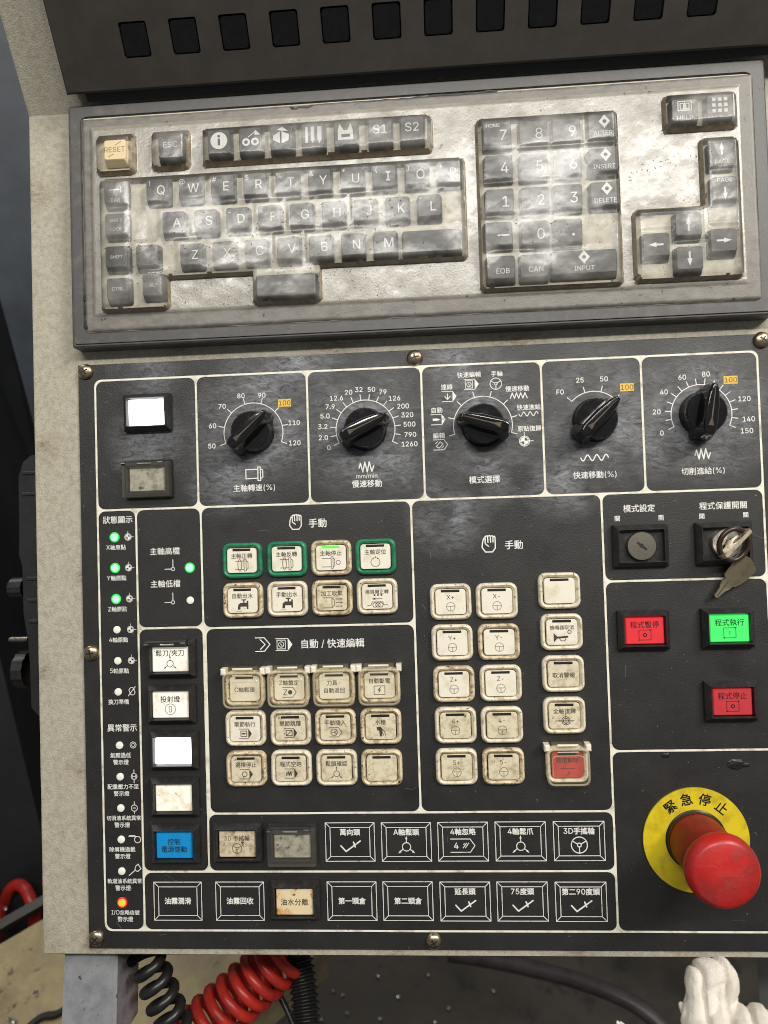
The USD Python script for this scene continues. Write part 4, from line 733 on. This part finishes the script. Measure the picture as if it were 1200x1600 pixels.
rbtn(229, 644, 'lens_white_lit', [], lab='white push button glaring brightly at the top left'); rbtn(230.5, 748, 'lens_grime', [], lab='grimy white push button under a clear lid, below the glaring one', hinge=2)
rbtn(266.5, 1029, 'lens_white', ['鬆刀/夾刀'], ('tri', 8.4), 'white push button with a hinge bar and a three arrow sign', 1); rbtn(267, 1101, 'lens_white', ['投射燈'], ('lampi', 6.6), 'white push button reading 投射燈')
rbtn(271, 1173, 'lens_white_lit', [], lab='white push button glaring brightly in the left column'); rbtn(272, 1246.5, 'lens_white', [], lab='blank stained white push button, fourth in the left column'); rbtn(273, 1320, 'lens_blue', ['控制', '電源啓動'], lab='blue push button at the foot of the left column', em=4.1)
rbtn(371, 1318, 'lens_dirty', ['3D 手搖輪'], ('wheel', 6), 'dirty yellowed push button with a handwheel sign', ink='ink_dark', em=3.5); rbtn(457, 1319, 'lens_grime', [], lab='grimy push button under a clear lid in the bottom block', hinge=2)
rbtn(460.5, 1408, 'lens_amber', ['油水分離'], lab='amber stained push button reading 油水分離', ink='ink_dark', em=4.3)
z6 = lambda a, b_: (930 + a / 4, 770 + b_ / 4)
rbtn(*z6(307, 860), 'lens_red', ['程式暫停'], ('cyc0', 7.0), 'red push button beside the green one', em=4.3); rbtn(*z6(836, 846), 'lens_green', ['程式執行'], ('cyc1', 7.0), 'lit green push button', em=4.3); rbtn(*z6(855, 1304), 'lens_red_dim', ['程式停止'], ('cyc0', 7.0), 'dim red push button below the green one', em=4.3)

# ---------------------------------------------------------------- key switches
def kswitch(x, y, ang, mat, lab, du=0):
    P = sub(CON, 'key_switch', lab); u, v = at(x, y, 3); a, b_ = 33.0, 25.6
    m = MB(); m.loft([rr(u, v, a, b_, .8, .02, 3), rr(u, v, a, b_, .8, 2.4, 3), rr(u, v, a - 1.2, b_ - 1.2, .7, 3.6, 3), rr(u, v, a - 5.6, b_ - 5.6, .6, 6.0, 3), rr(u, v, a - 6.4, b_ - 6.4, .5, 6.0, 3), rr(u, v, a - 6.8, b_ - 6.8, .5, 2.4, 3)], cap=True); m.build(P, 'switch_bezel', 'black_plastic', smooth=25)
    cu_, cv_ = u + du, v - .2
    m = MB(); m.lathe(cu_, cv_, [(8.8, 2.42), (8.8, 4.6), (8.3, 5.2), (1, 5.3)], 40); m.build(P, 'lock_cylinder', mat, smooth=30)
    g = affinity.rotate(U([sbox(-3.6, -.7, 3.6, .7), sbox(-1.2, -1.2, .6, 1.2)]), ang, origin=(0, 0)); MB().flat(affinity.translate(g, cu_, cv_), 5.36).build(P, 'key_slot', 'slot_black')
    return cu_, cv_
kswitch(1001.5, 852.5, -40, 'lock_metal', 'key switch without a key'); lu, lv = kswitch(1132, 848.5, 45, 'lock_bright', 'key switch with a key in it', .8)

# ---------------------------------------------------------------- emergency stop
ES = sub(CON, 'emergency_stop', 'red mushroom emergency stop button on a yellow ring')
eu, ev = at(1088, 1313, 1)
ring = Point(eu, ev).buffer(31.0, quad_segs=24).difference(Point(eu, ev).buffer(16.6, quad_segs=16))
MB().slab(ring, .02, 1.1).build(ES, 'yellow_ring', 'stop_yellow', smooth=30)
G = [text(ch, eu + 24.6 * math.cos(math.radians(a)), ev + 24.6 * math.sin(math.radians(a)), 7.4, 2, rot=a - 90) for ch, a in (('緊', 126), ('急', 101.5), ('停', 76), ('止', 51))]
MB().flat(U(G), 1.17).build(ES, 'ring_lettering', 'ink_black')
MB().lathe(eu, ev, [(18.2, .03), (18.0, 1.4), (17.2, 2.0), (16.9, 4)], 48, cap=False).build(ES, 'collar', 'rubber_black', smooth=40)
MB().lathe(eu, ev, [(16.6, .5), (16.5, 20), (16.3, 33), (15.0, 37)], 48, cap=False).build(ES, 'neck', 'stop_neck', smooth=40)
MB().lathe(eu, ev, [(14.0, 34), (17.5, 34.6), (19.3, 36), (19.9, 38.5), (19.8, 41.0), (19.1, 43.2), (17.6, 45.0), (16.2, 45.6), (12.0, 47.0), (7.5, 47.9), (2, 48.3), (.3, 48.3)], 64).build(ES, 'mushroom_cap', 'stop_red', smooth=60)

for x, y, r_ in ((1150, 1194, 3.4), (1040, 1180, 1.7), (1166, 1195, 1.5)):
    u_, v_ = at(x, y); k = trimesh.creation.icosphere(3, 1.0); k.vertices *= (.75 + .7 * fbm(k.vertices * 2.2 + x, 3, 2))[:, None]; k.vertices = k.vertices * [r_ * 1.35, r_ * .8, .7] + [u_, v_, 0]
    MB().tm(k).build(CON, 'grease_smear', 'rubber_black', 'glossy black grease smear above the emergency stop', smooth=True)
# support bar under the console
SB = CON
m = MB(); q0, q1 = at(108, 1500, -20), at(198, 1500, -20); p0 = at(97, 1615, 0); wb = q1[0] - q0[0] - 9
def barsec(uL, vv, ww, wd, dp): return [(uL, vv, ww), (uL + wd - 1.5, vv, ww), (uL + wd, vv, ww - 1.5), (uL + wd + .01, vv, ww - dp), (uL, vv, ww - dp)]
m.loft([barsec(q0[0], -258, -16, 34.5, 36), barsec(at(97, 1640, 4)[0] - 1, at(97, 1640, 4)[1], 4, 34.5, 36)], capb=True)
m.build(CON, 'support_bar', 'post_grey', 'grey square steel bar under the lower left corner', smooth=20)

# ================================================================ key bunch hung in the lock
KR_ = thing('key_bunch', W([lu, lv, 6]), 'two worn keys on a dark ring, one stuck in the right key switch, one hanging', 'keys')
a = math.radians(45); dx, dy = math.cos(a), math.sin(a)
kp = Polygon([(-1.9, -6), (1.9, -6), (1.9, 4), (4.5, 6), (10.5, 7), (11.2, 9), (11.2, 14.5), (10, 16.5), (-10, 16.5), (-11.2, 14.5), (-11.2, 9), (-10.5, 7), (-4.5, 6), (-1.9, 4)]).difference(Point(2.0, 12.2).buffer(2.6))
mm = trimesh.creation.extrude_polygon(kp, 2.1, engine='earcut'); vv = mm.vertices - [0, 0, 1.05]
MB().add(np.column_stack([lu + vv[:, 0] * dx - vv[:, 2] * dy, lv + vv[:, 0] * dy + vv[:, 2] * dx, 4.6 + vv[:, 1]]), mm.faces).build(KR_, 'key', 'key_steel', 'key stuck in the lock, seen edge on', smooth=20)
ru, rv = at(1147.5, 851, 15); t = np.linspace(0, 2 * math.pi, 60)
MB().add(*tube(np.column_stack([ru + 9.2 * np.cos(t), rv + 9.2 * np.sin(t), 14.0 + 4.0 * np.cos(t - 2.3)]), 1.55, 10)).build(KR_, 'ring', 'ring_brown', smooth=True)
kz = [(652, 730), (700, 722), (745, 790), (800, 815), (860, 890), (902, 965), (895, 1012), (770, 1130), (690, 1180), (610, 1222), (580, 1218), (545, 1252), (470, 1290), (420, 1330), (375, 1372), (345, 1365), (330, 1335), (375, 1270), (400, 1235), (410, 1195), (440, 1150), (455, 1120), (492, 1092), (470, 1040), (560, 880), (602, 800)]
kq = Polygon([at(1080 + x / 8.89, 780 + y / 8.89, 6) for x, y in kz]).buffer(0); kq = kq.difference(Point(at(1080 + 655 / 8.89, 780 + 790 / 8.89, 6)).buffer(1.5))
mm = trimesh.creation.extrude_polygon(kq, 2.0, engine='earcut'); vv = mm.vertices.copy(); vmax = kq.bounds[3]; vv[:, 2] += 3.4 + (vv[:, 1] - vmax) * -.0 + np.clip((vv[:, 1] - (vmax - 14)) * .28, 0, 6)
kh = sub(KR_, 'key', 'dull brass key hanging from the ring')
MB().add(vv, mm.faces).build(kh, 'key_blade', 'key_brass', smooth=20)
qs = at(1080 + 640 / 8.89, 780 + 1010 / 8.89, 6); MB().flat(affinity.rotate(st(.35, arc(*qs, 2.4, 0, 360), [(qs[0] - 1.3, qs[1] - .5), (qs[0] + .2, qs[1] + .8), (qs[0] + 1.4, qs[1] - .6)]), -25), 5.46).build(kh, 'stamped_mark', 'ink_dark')
sl = [at(1080 + x_ / 8.89, 780 + y_ / 8.89, 6) for x_, y_ in ((540, 1120), (455, 1230), (368, 1345))]; MB().flat(LineString(sl).buffer(.35), 5.46).build(kh, 'blade_groove', 'ink_dark')

# ================================================================ AROUND THE CONSOLE
FLZ = 0.0
g = trimesh.creation.box([6, 6, .1]); fl_ = path_for('/World', 'floor')
fm = usdkit.mesh(stage, fl_, (g.vertices + [0, 0.5, -.05], g.faces), MATS['floor_dark']); tag(fm.GetPrim(), 'dark oily shop floor below the console', 'floor', kind='structure')
# beige machine ledge, lower left
LZ = 0.50
lp = [onz(x, y, LZ) for x, y in ((-120, 1545), (66, 1437), (215, 1352), (505, 1480), (395, 1575), (250, 1700), (-120, 1760))]
LG = thing('machine_ledge', np.mean(lp, 0), 'oily beige sheet metal ledge of the machine below the lower left corner', 'machine base')
m = trimesh.creation.extrude_polygon(Polygon([p[:2] for p in lp]).buffer(0), .06, engine='earcut'); m.apply_translation([0, 0, LZ - .06])
MB(True).tm(m).build(LG, 'ledge_sheet', 'ledge_beige', smooth=20)
e0, e1 = onz(-130, 1535, LZ), onz(240, 1322, LZ); ed = (e1 - e0) / np.linalg.norm(e1 - e0); en = np.array([-ed[1], ed[0], 0])
def obox(o, ex, ey, ez): 
    q = np.array([[i, j, k] for k in (0, 1) for j in (0, 1) for i in (0, 1)], float); v = o + q[:, :1] * ex + q[:, 1:2] * ey + q[:, 2:] * ez
    return v, np.array([[0, 2, 3, 1], [4, 5, 7, 6], [0, 1, 5, 4], [2, 6, 7, 3], [0, 4, 6, 2], [1, 3, 7, 5]])
MB(True).add(*obox(e0, e1 - e0, en * .012, np.array([0, 0, .008]))).build(LG, 'edge_strip', 'rubber_black', 'dark strip along the edge of the ledge', smooth=False)
g0, g1 = onz(40, 1612, LZ), onz(125, 1560, LZ)
MB(True).add(*tube(np.array([g0 + (g1 - g0) * t + [0, .004 * math.sin(7 * t), .002] for t in np.linspace(0, 1, 14)]), .004, 6)).build(LG, 'oil_seam', 'rubber_black')
# metal chips
m = MB(True); spots = [(55, 1550, LZ), (14, 1593, LZ), (22, 1597, LZ), (8, 1420, LZ)] + [(589, 1525, 0), (668, 1523, 0), (509, 1514, 0), (535, 1554, 0), (502, 1593, 0), (700, 1575, 0), (594, 1592, 0), (680, 1596, 0), (622, 1557, 0), (770, 1548, 0), (542, 1583, 0), (520, 1548, 0)]
for x, y, z in spots:
    o = onz(x, y, z + .004); k = trimesh.creation.icosphere(1, .0027 if z == 0 else .0022); k.vertices = k.vertices * rng.uniform(.6, 1.2, (len(k.vertices), 1)) * [1.2, 1, .6] + o; m.tm(k)
CH = path_for('/World', 'metal_chips'); cmn = usdkit.mesh(stage, CH, (np.vstack(m.v), np.vstack(m.f)), MATS['chip_metal']); tag(cmn.GetPrim(), 'small bright metal chips scattered on the dark floor', 'metal chips', kind='stuff')

def coil(name, label, cat, px0, px1, dist0, dist1, Rpx, rpx, turns, mat, part, group=None, squash=1.0):
    p0, p1 = far(*px0, dist0), far(*px1, dist1); k = (dist0 + dist1) / 2 / F * slant(*px0)
    P = thing(name, (p0 + p1) / 2, label, cat, group)
    MB(True).add(*tube(helix(p0, p1, Rpx * k, turns, squash=squash), rpx * k, 12)).build(P, part, mat, smooth=True)
coil('air_hose', 'glossy red coiled air hose at the bottom, right of the black coiled cable', 'air hose', (278, 1640), (452, 1486), 0.70, 0.66, 37, 8.4, 9.2, 'hose_red', 'coiled_tube')
coil('air_hose', 'red coiled air hose loops at the left edge beside the console corner', 'air hose', (-70, 1440), (130, 1396), 1.06, 1.10, 34, 9.5, 3.6, 'hose_red', 'coiled_tube')
coil('coiled_cable', 'black coiled cable hanging beside the grey bar under the console', 'cable', (226, 1488), (280, 1625), 0.58, 0.60, 21, 8.0, 5.4, 'rubber_black', 'coiled_cord')
# corrugated conduit, thin cable and curved hose
def conduit():
    p = np.array([far(464 + 14 * t + 4 * math.sin(3 * t), 1480 + 140 * t, .66) for t in np.linspace(0, 1, 140)]); k = .66 / F * .8
    P = thing('corrugated_conduit', p.mean(0), 'dark ribbed cable conduit right of the red hose', 'conduit')
    MB(True).add(*tube(p, 0, 18, (21 + 2.6 * np.sin(np.linspace(0, 1, 140) * 2 * math.pi * 13)) * k)).build(P, 'ribbed_tube', 'rubber_black', smooth=True)
conduit()
def strand(name, label, pts, dist, rpx, mat):
    q = np.array(pts, float); t = np.linspace(0, len(q) - 1, 50)
    from scipy.interpolate import CubicSpline
    s = CubicSpline(np.arange(len(q)), q)(t); p = np.array([far(x, y, dist) for x, y in s]); P = thing(name, p.mean(0), label, 'hose' if rpx > 6 else 'cable')
    MB(True).add(*tube(p, rpx * dist / F * .8, 12)).build(P, 'tube_body', mat, smooth=True)
strand('thin_cable', 'thin black cable between the red hose and the ribbed conduit', [(425, 1535), (442, 1565), (458, 1600), (475, 1650)], .70, 5, 'rubber_black')
strand('floor_hose', 'dark curved hose on the floor below the button panel', [(700, 1490), (820, 1511), (925, 1540), (1000, 1575), (1050, 1625)], 1.05, 13, 'hose_dark')

# machine enclosure seen past the left side
def quadpx(pts, dist, depth=.03):
    v = np.array([far(x, y, dist) for x, y in pts]); b_ = np.array([far(x, y, dist + depth) for x, y in pts]); n = len(v)
    f = [(0, j, j + 1) for j in range(1, n - 1)] + [(n, n + j + 1, n + j) for j in range(1, n - 1)] + [t for j in range(n) for t in ((j, n + j, n + (j + 1) % n), (j, n + (j + 1) % n, (j + 1) % n))]
    return np.vstack([v, b_]), np.array(f)
EN = thing('machine_enclosure', far(20, 400, 1.1), 'blue grey machine enclosure with dark edge bar behind the left side of the console', 'machine')
MB(True).add(*quadpx([(-160, -120), (140, -120), (140, 980), (60, 620), (-10, 310), (-160, -200)], 1.10)).build(EN, 'side_panel', 'blue_panel', smooth=False)
MB(True).add(*tube(np.array([far(-52 + 120 * t, 130 + 560 * t, 1.06) for t in np.linspace(0, 1, 8)]), .014, 10)).build(EN, 'edge_bar', 'rubber_black')
MB(True).add(*quadpx([(-260, -60), (-40, 200), (120, 900), (160, 1700), (-260, 1700)], 1.22)).build(EN, 'shade_sheet', 'shade_dark', smooth=False)  # dark sheet put in for the deep shade below the bar
MB(True).add(*quadpx([(1181, 1480), (1290, 1480), (1300, 1680), (1196, 1680)], .80)).build(thing('machine_upright', far(1240, 1560, .8), 'black upright at the far right behind the white glove', 'machine upright'), 'upright', 'slot_black', smooth=False)
# hand pendant behind the left side
HP = thing('hand_pendant', far(45, 900, .52), 'dark hand pendant with knobs hanging behind the left side of the console', 'hand pendant')
wq = -70
pp = Polygon([at(x, y, wq) for x, y in ((90, 700), (48, 712), (36, 722), (29, 745), (30, 800), (30, 868), (35, 885), (37, 960), (44, 1000), (47, 1040), (49, 1105), (60, 1118), (100, 1125))])
MB().slab(pp.buffer(-2).buffer(2), wq - 40, wq).build(HP, 'pendant_body', 'pendant_grey', smooth=30)
for y, x0, x1 in ((739, 36, 60), (772, 35, 60), (904, 42, 60), (938, 44, 60), (971, 46, 60)):
    p, q = at(x0, y + 3, wq), at(x1, y - 3, wq); MB().box(p[0], q[0], p[1], q[1], wq - 1, wq + 1.0, .4).build(HP, 'grip_rib', 'pendant_grey')
def sideknob(y0, y1, x0, x1, mat, nm, lab=None):
    p, q = at(x0, (y0 + y1) / 2, wq - 14), at(x1, (y0 + y1) / 2, wq - 14); r = abs(at(x0, y0, wq)[1] - at(x0, y1, wq)[1]) / 2; n = 26
    tt = np.arange(n) * 2 * math.pi / n; rad = r * (1 - .07 * (np.arange(n) % 2)); ring_ = lambda u, k: np.column_stack([np.full(n, u), p[1] + rad * k * np.cos(tt), wq - 14 + rad * k * np.sin(tt)])
    MB().loft([ring_(q[0], 1), ring_(p[0] + 1.5, 1), ring_(p[0], .85)]).build(HP, nm, mat, lab, smooth=20)
sideknob(902, 936, 18, 40, 'black_plastic', 'pendant_knob'); sideknob(995, 1004, 15, 44, 'lock_metal', 'pendant_lever', 'short metal lever'); sideknob(1016, 1076, 29, 48, 'black_plastic', 'pendant_knob')

# white cotton glove at the lower right
import manifold3d as m3
GV = thing('cotton_glove', far(1120, 1600, .5), 'crumpled white cotton work glove below the console at the lower right', 'glove')
gd = .475
def ball(x, y, r, dz=0): 
    k = m3.Manifold.sphere(r * gd / F * .82, 20); return k.translate((far(x, y, gd + dz)).tolist())
def bone(*b): return m3.Manifold.batch_hull([ball(*q) for q in b])
_b = bone
def bone(*q): return _b(*[(x, y - 9, r * 1.08) for x, y, r in q])
parts = [bone((1100, 1540, 29), (1124, 1532, 24)), bone((1096, 1548, 27), (1100, 1600, 26)), bone((1100, 1600, 26), (1112, 1660, 44)), bone((1128, 1540, 24), (1128, 1580, 17)), bone((1128, 1580, 18), (1140, 1640, 34)), bone((1071, 1578, 12), (1080, 1602, 17)), bone((1080, 1602, 17), (1100, 1650, 22)), bone((1146, 1600, 18), (1192, 1622, 32)), bone((1192, 1622, 32), (1250, 1650, 40)), bone((1118, 1650, 46), (1200, 1690, 60)), bone((968, 1607, 8), (990, 1640, 13)), bone((990, 1640, 13), (1090, 1670, 34))]
gm = m3.Manifold.batch_boolean(parts, m3.OpType.Add).refine_to_length(.0012)
me = gm.to_mesh(); tm = trimesh.Trimesh(me.vert_properties[:, :3], me.tri_verts); trimesh.smoothing.filter_taubin(tm, iterations=14)
gq = (tm.vertices - W([0, 0, 0])) @ A * 1000      # folds run down the cloth
warp = fbm(tm.vertices * 22, 2, 8) - .5
def crease(ph, w): return (1 - np.abs(np.sin(math.pi * ph))) ** w
d_ = .0036 * crease(gq[:, 0] / 11 + gq[:, 1] / 55 + 2.4 * warp, 2.5) + .0014 * crease(gq[:, 0] / 24 - gq[:, 1] / 15 + 1.8 * warp + .3, 3) * np.clip((fbm(tm.vertices * 30, 2, 3) - .4) * 8, 0, 1)
d_ = d_ - .0035 * (fbm(tm.vertices * 34, 1, 12) - .5)
tm.vertices -= tm.vertex_normals * d_[:, None]
trimesh.smoothing.filter_taubin(tm, iterations=4)
MB(True).tm(tm).build(GV, 'glove_cloth', 'cotton', smooth=True)
